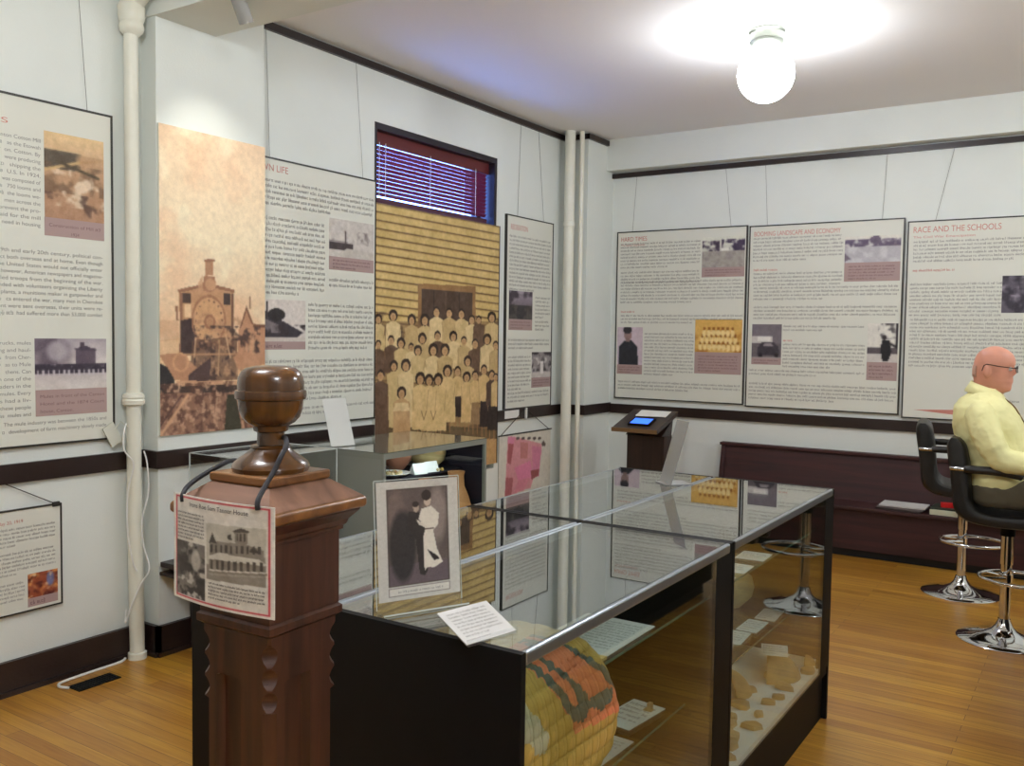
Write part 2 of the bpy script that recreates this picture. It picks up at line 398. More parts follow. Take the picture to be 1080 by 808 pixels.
# window in the left wall (high strip, above the mural)
win = thing('window_1', None, None); win['kind'] = 'structure'
WF = mat('dark window frame paint', (34, 26, 34), .45)
bm = bmesh.new(); d0, d1 = XL-.13, XL-.005
bx(bm, d0, d1, WY0, WY0+.03, WZ0-.1, WZ1); bx(bm, d0, d1, WY1-.03, WY1, WZ0-.1, WZ1); bx(bm, d0, d1, WY0+.03, WY1-.03, WZ1-.04, WZ1)
fin('window_frame', bm, WF, win)
bm = bmesh.new()
bx(bm, XL-.2, XL-.15, WY0, WY1, 2.2, 2.30); bx(bm, XL-.2, XL-.15, WY0, WY1, WZ1-.06, WZ1); bx(bm, XL-.2, XL-.15, WY0, WY0+.05, 2.3, WZ1-.06); bx(bm, XL-.2, XL-.15, WY1-.05, WY1, 2.3, WZ1-.06)
fin('sash', bm, WF, win)
box('window_pane', XL-.18, XL-.174, WY0+.05, WY1-.05, 2.3, WZ1-.06, glass('window glass', (.96, .97, 1), .04), win)
# a wall behind the mural closes the rest of the opening
bm = bmesh.new(); bx(bm, XL-.3, XL-.09, WY0, WY1, .55, 2.2); struct('wall_infill', bm, WALL)

# venetian blind
BR = mat('burgundy blind slat', (112, 34, 60), .4); BRD = mat('burgundy valance', (96, 32, 34), .4)
bl = thing('venetian_blind', 'burgundy slatted blind in the high window above the school mural', 'blind', (XL-.06, WY0, WZ0))
box('valance', -.012, .006, .035, 1.325, .375, .455, BRD, bl, .003)
for k in range(12):
    bm = bmesh.new(); z = .361-.0265*k
    M = Matrix.Translation((-.012, 0, z)) @ Matrix.Rotation(math.radians(-52), 4, 'Y')
    bx(bm, -.0128, .0128, .035, 1.312, -.0013, .0013, M=M); fin('slat', bm, BR, bl)
box('bottom_rail', -.026, .004, .035, 1.31, .012, .044, mat('dark blind rail', (70, 24, 34), .4), bl, .003)
for y in (.10, .16, .62, 1.15):
    bm = bmesh.new(); tube(bm, [(.012, y, .05), (.012, y, .39)], .0018, 6); fin('ladder_cord', bm, WHITE, bl)

# ================================================================== BOARDS
MAPL = None
def place_L(X): return lambda px, py: (onx(px, py, X)[1], onx(px, py, X)[2])
def place_R(Y): return lambda px, py: (ony(px, py, Y)[0], ony(px, py, Y)[2])
class Board:
    """panel + frame on a wall. side 'L': local x = world +Y ; 'R': local x = world +X. local -y faces the room"""
    def __init__(s, name, label, side, a0, a1, z0, z1, plane, thick=.018, frame=.009, group=None, cat='display board', panel=PANEL):
        s.side, s.a0, s.z0, s.plane, s.t = side, a0, z0, plane, thick
        loc = (plane, a0, z0) if side == 'L' else (a0, plane, z0)
        s.o = thing(name, label, cat, loc, PI/2 if side == 'L' else 0, group)
        s.W, s.H = a1-a0, z1-z0
        box('panel', 0, s.W, -thick, -.001, 0, s.H, panel, s.o)
        if frame:
            bm = bmesh.new(); f = frame; y0, y1 = -thick-.004, -.0005
            bx(bm, -f, 0, y0, y1, -f, s.H+f); bx(bm, s.W, s.W+f, y0, y1, -f, s.H+f); bx(bm, 0, s.W, y0, y1, -f, 0); bx(bm, 0, s.W, y0, y1, s.H, s.H+f)
            fin('frame', bm, FRAME, s.o)
        fp = plane+thick if side == 'L' else plane-thick
        s.at = (lambda px, py: (onx(px, py, fp)[1]-a0, onx(px, py, fp)[2]-z0)) if side == 'L' else (lambda px, py: (ony(px, py, fp)[0]-a0, ony(px, py, fp)[2]-z0))
        s.y = -thick-.0012; s.tb = bmesh.new(); s.mats = [TXT, RED, MAUTX, TXTD]
    def box_px(s, x0, y0, x1, y1):
        a = s.at(x0, y0); b = s.at(x1, y1); return a[0], b[0], b[1], a[1]   # x0,x1,zbottom,ztop
    def photo(s, x0, y0, x1, y1, painter, res=150, cap=0, captx=None, bounds=None, name='photograph'):
        A = bounds or s.box_px(x0, y0, x1, y1); w, h = A[1]-A[0], A[3]-A[2]
        capz = A[2]+h*cap
        def mp(px, py): u = s.at(px, py); return (u[0]-A[0])/w, (A[3]-u[1])/(A[3]-capz)
        p = painter(max(8, int(w*res)), max(8, int((A[3]-capz)*res)), mp)
        grid_print(name, p, A[0], A[1], capz, A[3], s.y, s.o)
        if cap:
            bm = bmesh.new(); bx(bm, A[0], A[1], s.y, s.y+.0007, A[2], capz); fin('caption_band', bm, MAUVE, s.o)
            if captx:
                n = len(captx); ph = h*cap/(n+.6)
                for i, t in enumerate(captx): addtext(s.tb, t, A[0]+w*.06, capz-ph*(i+1), ph*.42, s.y-.0006, width=min(w*.88, ph*.42*.75*len(t)), mi=2)
            else:
                greek(s.tb, A[0]+w*.08, A[1]-w*.08, capz-h*cap*.12, A[2]+h*cap*.1, h*cap*.8/max(1, round(h*cap/.03)), s.y-.0006, mi=2, lastfrac=.6)
    def col(s, x0, x1, xref, yt, yb):
        return s.at(x0, (yt+yb)/2)[0], s.at(x1, (yt+yb)/2)[0], s.at(xref, yb)[1], s.at(xref, yt)[1]
    def textc(s, x0, x1, xref, yt, yb, pitch, last=.6, mi=0):
        A = s.col(x0, x1, xref, yt, yb); greek(s.tb, A[0], A[1], A[3], A[2], pitch, s.y, mi=mi, lastfrac=last)
    def text(s, x0, y0, x1, y1, pitch, mi=0, last=.6):
        A = s.box_px(x0, y0, x1, y1); greek(s.tb, A[0], A[1], A[3], A[2], pitch, s.y, mi=mi, lastfrac=last)
    def textf(s, u0, v0, u1, v1, pitch, mi=0, last=.6):
        greek(s.tb, u0*s.W, u1*s.W, (1-v0)*s.H, (1-v1)*s.H, pitch, s.y, mi=mi, lastfrac=last)
    def done(s, wires=(), top=None):
        fin('lettering', s.tb, s.mats, s.o)
        for (xa, xb) in wires:
            bm = bmesh.new(); tube(bm, [(xa, -.012, s.H), (xb, -.006, top-s.z0)], .0013, 6); fin('hanging_wire', bm, WIRE, s.o)
        return s.o

# --- painters ------------------------------------------------------
def p_aerial(w, h, mp):
    p = Pic(w, h, (196, 160, 122)); p.grad((232, 200, 150), (214, 178, 138), 0, .22); p.grad((196, 158, 120), (176, 134, 104), .22, 1)
    p.blotch((74, 66, 54), .48, w*.5, 3, .2, .42, .85, 0, .75); p.blotch((110, 84, 62), .55, w*.25, 9, .35, .7, .7)
    p.blotch((226, 204, 176), .56, w*.22, 5, .4, .85, .9); p.blotch((86, 62, 50), .6, w*.2, 11, .7, 1, .8)
    U = lambda u, v: (u, v); p.mp = U; p.line(0, .45, .6, .30, 2.2, (206, 172, 120)); p.line(.6, .30, 1, .24, 2, (190, 150, 108)); p.line(.2, .33, .9, .46, 2.4, (88, 74, 54))
    return p.noise(16, 5, 2)
def p_square(w, h, mp):
    p = Pic(w, h, (196, 188, 192)); p.mp = lambda u, v: (u, v); p.grad((176, 166, 172), (220, 212, 208), 0, .5); p.grad((196, 186, 186), (214, 206, 200), .62, 1)
    p.blotch((112, 98, 108), .45, w*.3, 4, 0, .5, .8, 0, .3); p.rect(.55, .2, .84, .55, (92, 80, 92)); p.rect(.62, .06, .68, .22, (84, 72, 84)); p.poly([(.5, .22), (.7, .14), (.88, .24)], (70, 60, 74))
    p.ell(.2, .3, .3, .35, (92, 80, 92), .7, 1.2); p.ell(.3, .25, .14, .2, (196, 188, 192), .7, 1); p.rect(0, .5, 1, .70, (62, 54, 66)); p.blotch((150, 140, 148), .62, w*.06, 6, .5, .58)
    for k in range(14): p.rect(.03+k*.07, .62, .055+k*.07, .73, (200, 192, 196))
    return p.noise(14, 6, 3)
def p_crowd(w, h, mp):
    p = Pic(w, h, (150, 78, 52)); p.mp = lambda u, v: (u, v); p.blotch((222, 150, 84), .5, w*.3, 3); p.blotch((92, 40, 36), .52, w*.25, 5, .1, 1, .9); p.ell(.75, .35, .13, .3, (98, 120, 176), .8, .6); p.blotch((230, 196, 150), .64, w*.12, 8)
    return p.noise(20, 4, 3)
def crop(x0, y0, s): return lambda cx, cy: (x0+cx/s, y0+cy/s)
def p_train(w, h, mp0):
    cr = crop(160, 260, 3.846); mp = lambda cx, cy: mp0(*cr(cx, cy))
    p = Pic(w, h, (238, 205, 160), mp)
    p.grad((236, 204, 168), (248, 230, 196), 0, .35); p.grad((248, 230, 196), (226, 186, 148), .35, .72)
    n = vnoise(h, w, 46, 4, 12); p.put(np.clip((n-.52)*4, 0, 1), (236, 192, 154), .5); n = vnoise(h, w, 30, 4, 31); p.put(np.clip((n-.55)*5, 0, 1), (250, 238, 206), .6)
    S1, S2, D = (196, 150, 112), (150, 108, 84), (72, 56, 54)
    p.poly([(28, 380), (120, 372), (120, 440), (28, 440)], (226, 190, 150)); p.poly([(20, 300), (105, 300), (110, 380), (20, 385)], (206, 160, 124), .5)
    # church right
    p.poly([(345, 470), (352, 340), (382, 245), (410, 310), (470, 330), (470, 480), (345, 480)], (190, 142, 110)); p.poly([(357, 330), (384, 240), (412, 312), (405, 318), (384, 262), (362, 330)], (128, 90, 72)); p.line(398, 205, 398, 250, 1.4, (140, 100, 80)); p.rect(412, 318, 470, 328, (120, 86, 68)); p.rect(372, 360, 382, 420, (140, 104, 82)); p.rect(390, 360, 398, 420, (140, 104, 82))
    # cab
    p.poly([(108, 178), (225, 150), (335, 178), (332, 196), (328, 410), (118, 430)], S1); p.poly([(106, 175), (225, 148), (336, 176), (334, 188), (225, 162), (108, 188)], S2)
    p.rect(112, 190, 126, 430, S2); p.rect(124, 188, 158, 228, (86, 68, 60)); p.rect(131, 235, 158, 288, (232, 198, 156)); p.rect(292, 190, 320, 236, (74, 60, 56)); p.rect(322, 190, 332, 400, (120, 88, 72))
    p.poly([(118, 300), (170, 290), (176, 440), (116, 436)], D); p.poly([(95, 240), (104, 240), (108, 300), (98, 300)], S2)
    # boiler front
    p.ell(232, 300, 70, 104, (168, 122, 92)); p.ell(232, 300, 62, 92, (208, 162, 120)); p.blotch((168, 124, 96), .56, 8, 7, .60, .84, .5, .3, .75)
    for k in range(16):
        a = k*PI/8; p.ell(232+53*math.cos(a), 300+80*math.sin(a), 3, 4, (120, 88, 70))
    p.ell(235, 306, 24, 30, (158, 112, 84)); p.ell(235, 306, 15, 19, (184, 138, 102))
    p.rect(216, 55, 250, 118, (178, 132, 100)); p.rect(212, 52, 254, 62, (150, 108, 84)); p.poly([(205, 160), (212, 120), (254, 120), (262, 160), (255, 180), (232, 188), (210, 178)], (170, 124, 96)); p.ell(238, 155, 22, 24, (196, 150, 114))
    p.poly([(186, 150), (205, 118), (205, 190), (190, 200)], (206, 160, 124), .8)
    # lower gear
    p.poly([(165, 380), (345, 365), (350, 540), (150, 545)], (110, 82, 68), .8); p.blotch(D, .5, 6, 21, .64, .83, .85, .30, .95); p.blotch((206, 162, 126), .6, 5, 23, .66, .83, .7, .3, .9)
    p.rect(112, 432, 352, 442, (178, 136, 104)); p.line(178, 370, 172, 450, 1.2, (220, 180, 140)); p.line(300, 360, 318, 450, 1.4, (220, 180, 140)); p.line(275, 380, 268, 520, 1.2, (200, 160, 120))
    p.poly([(30, 440), (100, 432), (160, 470), (215, 520), (212, 555), (90, 540)], (188, 140, 108)); p.ell(117, 470, 34, 40, (206, 158, 120)); p.ell(117, 470, 25, 30, (186, 138, 106))
    p.poly([(150, 520), (240, 450), (236, 520), (216, 556), (150, 548)], (84, 66, 64)); p.poly([(330, 450), (360, 420), (450, 455), (455, 480), (350, 500)], (190, 142, 110))
    p.poly([(28, 470), (62, 490), (92, 540), (92, 600), (28, 600)], (56, 52, 52)); p.rect(100, 545, 345, 566, (206, 162, 128)); p.poly([(90, 566), (345, 560), (345, 596), (30, 610), (30, 590)], (72, 58, 54))
    # ground
    p.poly([(20, 596), (480, 590), (480, 830), (20, 830)], (150, 112, 92)); p.blotch((96, 68, 58), .5, 5, 41, .83, 1, .8); p.blotch((206, 166, 136), .57, 4, 43, .83, 1, .8)
    p.line(34, 770, 146, 604, 3.0, (206, 162, 128)); p.line(26, 740, 120, 606, 1.6, (90, 66, 60)); p.poly([(305, 600), (340, 600), (372, 780), (295, 752)], (70, 66, 52)); p.line(345, 600, 380, 770, 2.4, (198, 152, 120)); p.blotch((74, 68, 54), .5, 12, 47, .83, .97, .8, .7, .95)
    return p.noise(12, 5, 9)
def p_kids(w, h, mp0):
    cr = crop(380, 300, 4.4875); mp = lambda cx, cy: mp0(*cr(cx, cy))
    p = Pic(w, h, (206, 178, 116), mp); p.noise(12, 20, 5)
    p2 = lambda px, py: ((px-380)*4.4875, (py-300)*4.4875)
    # clapboards
    for k in range(24):
        zl = 222+k*8.9; yb = zl+ (21 if k < 14 else 18)
        a = p2(396, zl-8); b = p2(526, zl+17-k*.75)
        p.line(a[0], a[1], b[0], b[1], 1.7, (104, 78, 52)); p.line(a[0], a[1]+5, b[0], b[1]+5, 1.2, (178, 142, 84), .6)
    # doorway
    p.poly([(272, -5), (545, 10), (545, 330), (272, 330)], (150, 114, 74)); p.poly([(290, 22), (530, 40), (530, 330), (290, 330)], (84, 66, 54)); p.rect(345, 30, 350, 200, (64, 50, 44)); p.rect(465, 40, 470, 200, (64, 50, 44)); p.rect(400, 36, 408, 120, (104, 84, 68), .7)
    p.poly([(60, 175), (660, 175), (660, 700), (60, 700)], (122, 92, 64), .55); p.blotch((70, 52, 42), .5, 16, 8, .38, .95, .5)
    p.poly([(60, 690), (660, 690), (660, 900), (60, 900)], (196, 156, 104)); p.poly([(60, 640), (660, 690), (660, 730), (60, 730)], (88, 74, 52), .8)
    HR, FC, DR = (56, 42, 34), (190, 152, 108), (210, 184, 134)
    def kid(x, y, s=1.0, body=DR, hair=HR, girl=True, bh=150, bw=36, skirt=None, legs=False):
        bw *= s
        if legs:
            for q in (-10, 10): p.line(x+q*s, y+bh*.8, x+q*s, y+bh+45, 1.7, (168, 124, 84))
        if skirt: p.poly([(x-bw*.6, y+bh*.55), (x+bw*.6, y+bh*.55), (x+bw*.8, y+bh), (x-bw*.8, y+bh)], skirt)
        p.poly([(x-8*s, y+22*s), (x+8*s, y+22*s), (x+bw*.95, y+38*s), (x+bw*1.05, y+(bh*.55 if skirt else bh)), (x-bw*1.05, y+(bh*.55 if skirt else bh)), (x-bw*.95, y+38*s)], body)
        p.line(x-bw, y+45*s, x-bw*.8, y+bh*.6, .8, (150, 116, 78), .7); p.line(x+bw, y+45*s, x+bw*.8, y+bh*.6, .8, (150, 116, 78), .7)
        p.ell(x, y-3*s, (20 if girl else 15)*s, (27 if girl else 23)*s, hair); p.ell(x, y+4*s, 13*s, 19*s, FC); p.line(x-5, y-1, x+5, y-1, 1, (120, 84, 58), .5); p.line(x-3, y+10, x+3, y+10, .8, (130, 88, 62), .5)
    rows = [
     [(85,165,.9,1,0),(155,150,1.05,1,0),(243,170,1,1,0),(305,170,1.1,1,0),(360,130,1.05,0,0),(420,135,1,0,0),(478,140,1,0,0),(527,168,.95,0,0),(560,168,.8,0,1),(622,158,1,1,0)],
     [(85,285,.9,0,1),(145,265,1,0,1),(192,280,1,1,0),(240,298,.85,0,0),(293,258,1,1,0),(365,245,1,0,1),(440,248,.95,1,0),(490,268,.9,0,0),(543,282,1,0,1),(600,262,1,1,0),(640,290,.9,0,0),(272,315,.95,1,0),(345,312,1.15,1,0),(400,312,1.1,1,0)],
     [(508,365,.95,1,0),(158,388,1,1,0),(215,385,1.15,1,0),(95,432,1.1,0,1)]]
    sh = [(206,180,128),(218,194,144),(194,166,116)]
    for i, R in enumerate(rows):
        for j, (x, y, s, g, dk) in enumerate(R): kid(x, y, s, body=(104, 80, 62) if dk else sh[(i+j) % 3], girl=g, bh=150 if i < 2 else 290, bw=34)
    for x, y, s, g, sk, bh in ((460,412,1,0,(58,44,38),215),(503,440,.95,1,None,210),(543,432,1,0,(150,120,84),230),(585,405,1,0,(54,42,38),270),(622,430,1,0,(54,44,40),260),(640,440,.8,0,(54,44,40),250)): kid(x, y, s, girl=g, skirt=sk, bh=bh, bw=27, legs=True, body=(84, 64, 52) if x == 622 else (214, 182, 126))
    for x, y, s in ((412,412,1.1),(368,452,1.1),(325,455,1.05),(283,448,1.15)): kid(x, y, s, bh=240, bw=33, legs=True, body=(218, 188, 132))
    for x in (300, 345): p.line(x-12, 600, x, 640, 1, (128, 96, 66)); p.line(x+12, 600, x, 640, 1, (128, 96, 66))
    kid(195, 515, 1.1, bh=190, bw=36, body=(196, 158, 112)); p.poly([(165, 560), (225, 560), (235, 600), (155, 600)], (220, 196, 148))
    p.noise(14, 12, 14); return p.noise(12, 4, 4)
def p_townA(w, h, mp):
    p = Pic(w, h, (206, 198, 190)); p.mp = lambda u, v: (u, v); p.blotch((130, 118, 116), .5, w*.2, 3, .28, .62); p.rect(.0, .62, .52, .82, (74, 64, 66)); p.rect(0, .58, .4, .63, (150, 140, 138)); p.poly([(.4, .75), (1, .8), (1, 1), (.1, 1)], (198, 190, 180)); p.rect(.34, .3, .37, .62, (96, 84, 84)); return p.noise(14, 5, 4)
def p_townB(w, h, mp):
    p = Pic(w, h, (218, 208, 200)); p.mp = lambda u, v: (u, v); p.poly([(0, .15), (.95, .78), (.8, .92), (0, .95)], (62, 56, 62)); p.poly([(0, .35), (.5, .62), (.5, .8), (0, .8)], (128, 118, 120)); p.ell(.42, .36, .17, .15, (48, 44, 46)); p.rect(.23, .06, .25, .5, (70, 62, 64)); p.rect(0, .9, 1, 1, (206, 196, 186)); p.blotch((60, 52, 54), .55, w*.15, 6, .6, .85); return p.noise(12, 4, 4)
def p_dark(w, h, mp):
    p = Pic(w, h, (84, 76, 86)); p.mp = lambda u, v: (u, v); p.grad((170, 158, 168), (120, 108, 118), 0, .5); p.blotch((62, 54, 62), .45, w*.3, 3, .0, .5, .9); p.rect(0, .5, 1, 1, (58, 54, 56)); p.blotch((96, 90, 84), .55, w*.3, 6, .5, 1, .7); return p.noise(12, 4, 4)
def p_group(w, h, mp):
    p = Pic(w, h, (150, 142, 142)); p.mp = lambda u, v: (u, v); p.blotch((54, 48, 52), .45, w*.22, 3, .0, .75, .9); p.blotch((206, 200, 196), .6, w*.14, 7, .2, .8, .9); p.rect(0, .8, 1, 1, (196, 188, 182)); p.rect(.45, .35, .6, .85, (220, 214, 210)); return p.noise(14, 4, 5)
def p_field(w, h, mp):
    p = Pic(w, h, (206, 206, 196)); p.mp = lambda u, v: (u, v); p.rect(0, 0, 1, .28, (220, 220, 206)); p.blotch((64, 52, 70), .42, w*.14, 3, .12, .5, .95, 0, .42); p.blotch((64, 52, 76), .42, w*.12, 5, .1, .5, .95, .45, 1); p.rect(0, .48, 1, 1, (170, 164, 156)); p.blotch((150, 142, 140), .5, w*.1, 9, .5, 1, .8); p.rect(.45, .38, .62, .46, (232, 230, 220)); return p.noise(12, 4, 4)
def p_man(w, h, mp):
    p = Pic(w, h, (206, 188, 196)); p.mp = lambda u, v: (u, v); p.noise(6, 20, 3); p.poly([(.05, 1), (.07, .52), (.3, .36), (.55, .34), (.78, .5), (.85, 1)], (46, 46, 52)); p.ell(.42, .21, .15, .15, (150, 122, 118)); p.ell(.4, .08, .17, .1, (52, 48, 52)); p.rect(.33, .3, .5, .38, (140, 114, 110)); return p.noise(8, 4, 4)
def p_orange(w, h, mp):
    p = Pic(w, h, (222, 178, 98)); p.mp = lambda u, v: (u, v); p.blotch((178, 118, 46), .5, w*.2, 3, .15, 1, .8)
    rs = random.Random(4)
    for r in range(3):
        for k in range(9-r): p.ell(.12+k*.1+r*.04, .85-r*.22+rs.uniform(-.02, .02), .045, .11, (240, 214, 150)); p.ell(.12+k*.1+r*.04, .72-r*.22, .03, .05, (150, 92, 36))
    return p.noise(12, 4, 4)
def p_lake(w, h, mp):
    p = Pic(w, h, (200, 196, 194)); p.mp = lambda u, v: (u, v); p.rect(0, 0, 1, .15, (222, 218, 206)); p.blotch((98, 84, 106), .38, w*.1, 3, .12, .46, .95); p.ell(.55, .16, .1, .16, (108, 94, 112)); p.rect(0, .42, 1, 1, (184, 180, 184)); p.blotch((206, 204, 204), .5, w*.15, 8, .42, 1, .8); p.poly([(0, .6), (.12, .85), (0, .95)], (120, 108, 120)); return p.noise(8, 5, 4)
def p_car(w, h, mp):
    p = Pic(w, h, (120, 112, 118)); p.mp = lambda u, v: (u, v); p.rect(0, .35, .7, .55, (206, 200, 196)); p.rect(.2, .36, .62, .5, (232, 228, 222)); p.rect(0, .55, 1, 1, (108, 100, 104)); p.poly([(.2, .9), (.2, .68), (.35, .54), (.75, .54), (.9, .66), (.95, .9)], (66, 60, 68)); p.poly([(.36, .66), (.44, .57), (.68, .57), (.74, .66)], (150, 142, 146)); p.ell(.3, .92, .07, .06, (40, 36, 40)); p.ell(.84, .92, .07, .06, (40, 36, 40)); p.rect(0, .96, 1, 1, (170, 160, 156)); return p.noise(8, 4, 4)
def p_soldier(w, h, mp):
    p = Pic(w, h, (226, 222, 212)); p.mp = lambda u, v: (u, v); p.blotch((84, 78, 80), .5, w*.2, 3, 0, .4, .9, .35, 1); p.rect(.92, 0, 1, 1, (58, 52, 56)); p.rect(0, .62, 1, .78, (92, 84, 88)); p.rect(0, .78, 1, 1, (206, 200, 194)); p.poly([(.48, .42), (.72, .42), (.8, .72), (.7, .98), (.52, .98), (.44, .7)], (36, 34, 38)); p.ell(.56, .36, .07, .07, (60, 52, 54)); p.line(.7, .5, 1, .62, 2, (40, 36, 40)); return p.noise(8, 4, 4)
def p_classroom(w, h, mp):
    p = Pic(w, h, (96, 90, 100)); p.mp = lambda u, v: (u, v); p.blotch((150, 140, 150), .55, w*.2, 3); p.blotch((60, 54, 64), .5, w*.3, 6); p.ell(.85, .25, .08, .1, (220, 214, 214)); return p.noise(10, 4, 4)

# --- left wall board (cut by the frame edge), readable lines copied
b = Board('history_board', 'large framed text board left of the white standpipe, with a sepia aerial view', 'L', 1.50, 2.50, 1.057, 2.512, XL)
b.photo(0, 0, 0, 0, p_aerial, 190, bounds=b.col(46.5, 109.2, 47, 137.5, 228.6))
A = b.col(46.8, 109.6, 47, 228.6, 248)
bm = bmesh.new(); bx(bm, A[0], A[1], b.y-.0004, b.y+.0003, A[2], A[3]); fin('caption_band', bm, MAUVE, b.o)
addtext(b.tb, 'Construction of Mill #3', (A[0]+A[1])/2, A[3]-.038, .014, b.y-.001, width=(A[1]-A[0])*.86, mi=2, align='c'); addtext(b.tb, '1924', (A[0]+A[1])/2, A[3]-.072, .014, b.y-.001, mi=2, align='c')
b.photo(0, 0, 0, 0, p_square, 190, bounds=b.col(36.5, 112, 37, 357, 411.7))
A = b.col(37.5, 112.5, 38, 411.7, 439.5)
bm = bmesh.new(); bx(bm, A[0], A[1], b.y-.0004, b.y+.0003, A[2], A[3]); fin('caption_band', bm, MAUVE, b.o)
for i, t in enumerate(('Mules in front of the Canton', 'Hotel and the 1874 Court', 'house, Canton.')): addtext(b.tb, t, A[0]+.02, A[3]-.035-.032*i, .014, b.y-.001, width=(A[1]-A[0])*(.9 if i < 2 else .45), mi=2)
def jl(px, py, s, x1px, frac=1, x0=.03, pxr=None):
    q = b.at(px, py); r = b.at(x1px, py)[0]; w_ = .0108*len(s); addtext(b.tb, s, r-w_ if frac == 1 else x0, q[1], .0155, b.y, width=w_, mi=0)
    if frac == 1 and r-w_ > .04: greek(b.tb, .03, r-w_-.015, q[1]+.0248, q[1]-.0062, .031, b.y, lastfrac=1, xh=.36, st=.17)
for i, s in enumerate(('Canton Cotton Mill', 'as the Etowah', 'on. Cotton. By', 'were producing', 'shipping the', 'U.S. In 1924,', 'was composed of', '750 looms and', 'the looms we-', 'men across the', 'prevent the pro-', 'paid for the mill', 'need in housing')):
    jl(20, 146.5+i*7.55, s, 42.5)
for i, s in enumerate(('In the 19th and early 20th century, political con-', 'flict both overseas and at home. Even though', 'the United States would not officially enter', 'however, American newspapers and magazine-', 'filled troops from the beginning of the war.', 'ended with volunteers organizing the Liberty', 'plants, a munitions maker in gunpowder and', 'ca entered the war, many men in Cherokee', 'went were sent overseas, their units were re-', 'had suffered more than 53,000 combat')):
    jl(60, 269.5+i*7.05, s, 108)
for i, s in enumerate(('trucks, mules', 'ing and haul-', 'from Cher-', 'as to Mule', 'thens. Can', 'in one of the', 'traders in the', 'mules. Every', 'ties had a liv-', 'these people', 'mules and')): jl(20, 363.5+i*7.6, s, 32.5)
for i, s in enumerate(('The mule industry was between the 1850s and', 'development of farm machinery slowly made')): jl(60, 446+i*7.5, s, 112)
addtext(b.tb, 'MILLS & MULES', .10, b.at(4, 129)[1], .022, b.y, width=b.at(8, 126)[0]-.10, mi=1)
b.done(((.08, .12), (b.at(93, 118)[0], onx(80, 20, XL)[1]-1.5), (.5, .45)), 3.15)

# --- train panel on the column
b = Board('train_panel', 'tall sepia picture panel of a steam train hung on the white column', 'L', 2.676, 3.314, 1.052, 2.514, XC, .012, 0, cat='picture panel')
def trainmap(w, h, mp): return p_train(w, h, mp)
b.photo(0, 0, 0, 0, trainmap, 190, bounds=(0, b.W, 0, b.H)); b.done()

# --- Town Life
b = Board('history_board', 'framed Town Life text board between the train panel and the high window', 'L', 3.325, 4.288, 1.030, 2.488, XL, group=None)
addtext(b.tb, 'TOWN LIFE', b.at(304.5, 185)[0]-.005, b.at(304.5, 184)[1], .036, b.y, mi=1, align='r')
P = .031
b.textc(272, 394, 283, 186, 218, P); b.textc(272, 343, 283, 226, 312, P); b.photo(0, 0, 0, 0, p_townA, 170, cap=.26, bounds=b.col(347, 394, 347.5, 229.5, 284))
b.textc(347, 394, 350, 292, 302, P, last=1); b.photo(0, 0, 0, 0, p_townB, 170, cap=.16, bounds=b.col(268, 322, 322.5, 317.5, 368.5))
b.textc(325, 394, 326, 318, 372, P, last=.9); b.textc(272, 394, 283, 378, 424, P, last=.7); b.textc(272, 394, 360, 424, 436, P, last=.6)
b.done(((.12, .10), (.86, .80)), 3.17)

# --- school mural
mu = Board('school_mural', 'tall sepia mural of schoolchildren lined up before a clapboard school, under the blind', 'L', 4.295, 5.665, .59, 2.365, XL-.008, .03, 0, cat='mural')
mu.photo(0, 0, 0, 0, p_kids, 190, bounds=(0, mu.W, 0, mu.H)); mu.done()
box('edge_trim', mu.W-.004, mu.W+.004, -.034, -.001, 0, mu.H, DARK, mu.o)

# --- narrow board
b = Board('history_board', 'tall narrow framed text board between the mural and the corner pipes', 'L', 5.775, 6.45, .992, 2.462, XL)
addtext(b.tb, 'RECREATION', .05, b.H-.10, .04, b.y, width=.24, mi=1)
b.textf(.05, .09, .96, .39, .031); b.photo(0, 0, 0, 0, p_dark, 140, cap=.28, bounds=b.col(536.5, 561.3, 536.5, 306, 348)); b.textf(.62, .40, .96, .52, .031); b.textf(.62, .53, .96, .60, .031); b.textf(.05, .63, .96, .70, .031)
b.photo(0, 0, 0, 0, p_group, 140, cap=.28, bounds=b.col(560.5, 580.5, 560.5, 371.5, 409)); b.textf(.05, .72, .54, .90, .031); b.textf(.05, .91, .96, .97, .031, last=.4)
b.done(((.15, .19), (.54, .45)), 3.17)

# --- back wall boards
b = Board('history_board', 'framed Hard Times text board, leftmost board on the back wall', 'R', -3.552, -2.422, 1.034, 2.445, YR)
addtext(b.tb, 'HARD TIMES', .03, b.H-.075, .038, b.y, width=.24, mi=1); addtext(b.tb, 'The Great Depression', .03, b.H-.115, .017, b.y, width=.22, mi=1)
b.text(655, 256, 739, 280, .0285); b.photo(741, 250.5, 785, 291.5, p_field, 130, cap=.24); b.text(655, 286, 738, 298, .0285, last=1); b.text(655, 296, 784, 321, .0285)
b.text(655, 327, 671, 331, .0285, 1, 1); b.text(655, 331, 784, 344, .0285); b.photo(651.5, 345, 677, 395, p_man, 130, cap=.2)
b.text(680, 350, 731, 397, .0285); b.photo(733.5, 337, 781.5, 395.5, p_orange, 130, cap=.4); b.text(652, 400, 781, 417, .0285)
b.done(((.13, .16), (1.0, .94)), 2.93)
b = Board('history_board', 'framed Booming Landscape and Economy text board, middle board on the back wall', 'R', -2.388, -1.257, 1.022, 2.436, YR)
addtext(b.tb, 'BOOMING LANDSCAPE AND ECONOMY', .03, b.H-.075, .036, b.y, width=.66, mi=1)
b.text(795, 250, 889, 274, .0285); b.text(795, 283, 820, 287, .0285, 1, 1); b.text(795, 287, 889, 302, .0285, last=1); b.text(795, 302, 948, 316, .0285, last=.5)
b.photo(891.5, 250, 949, 296, p_lake, 130, cap=.42); b.text(795, 322, 947, 338, .0285, last=.6); b.photo(793.5, 342, 823.5, 385, p_car, 130, cap=.16)
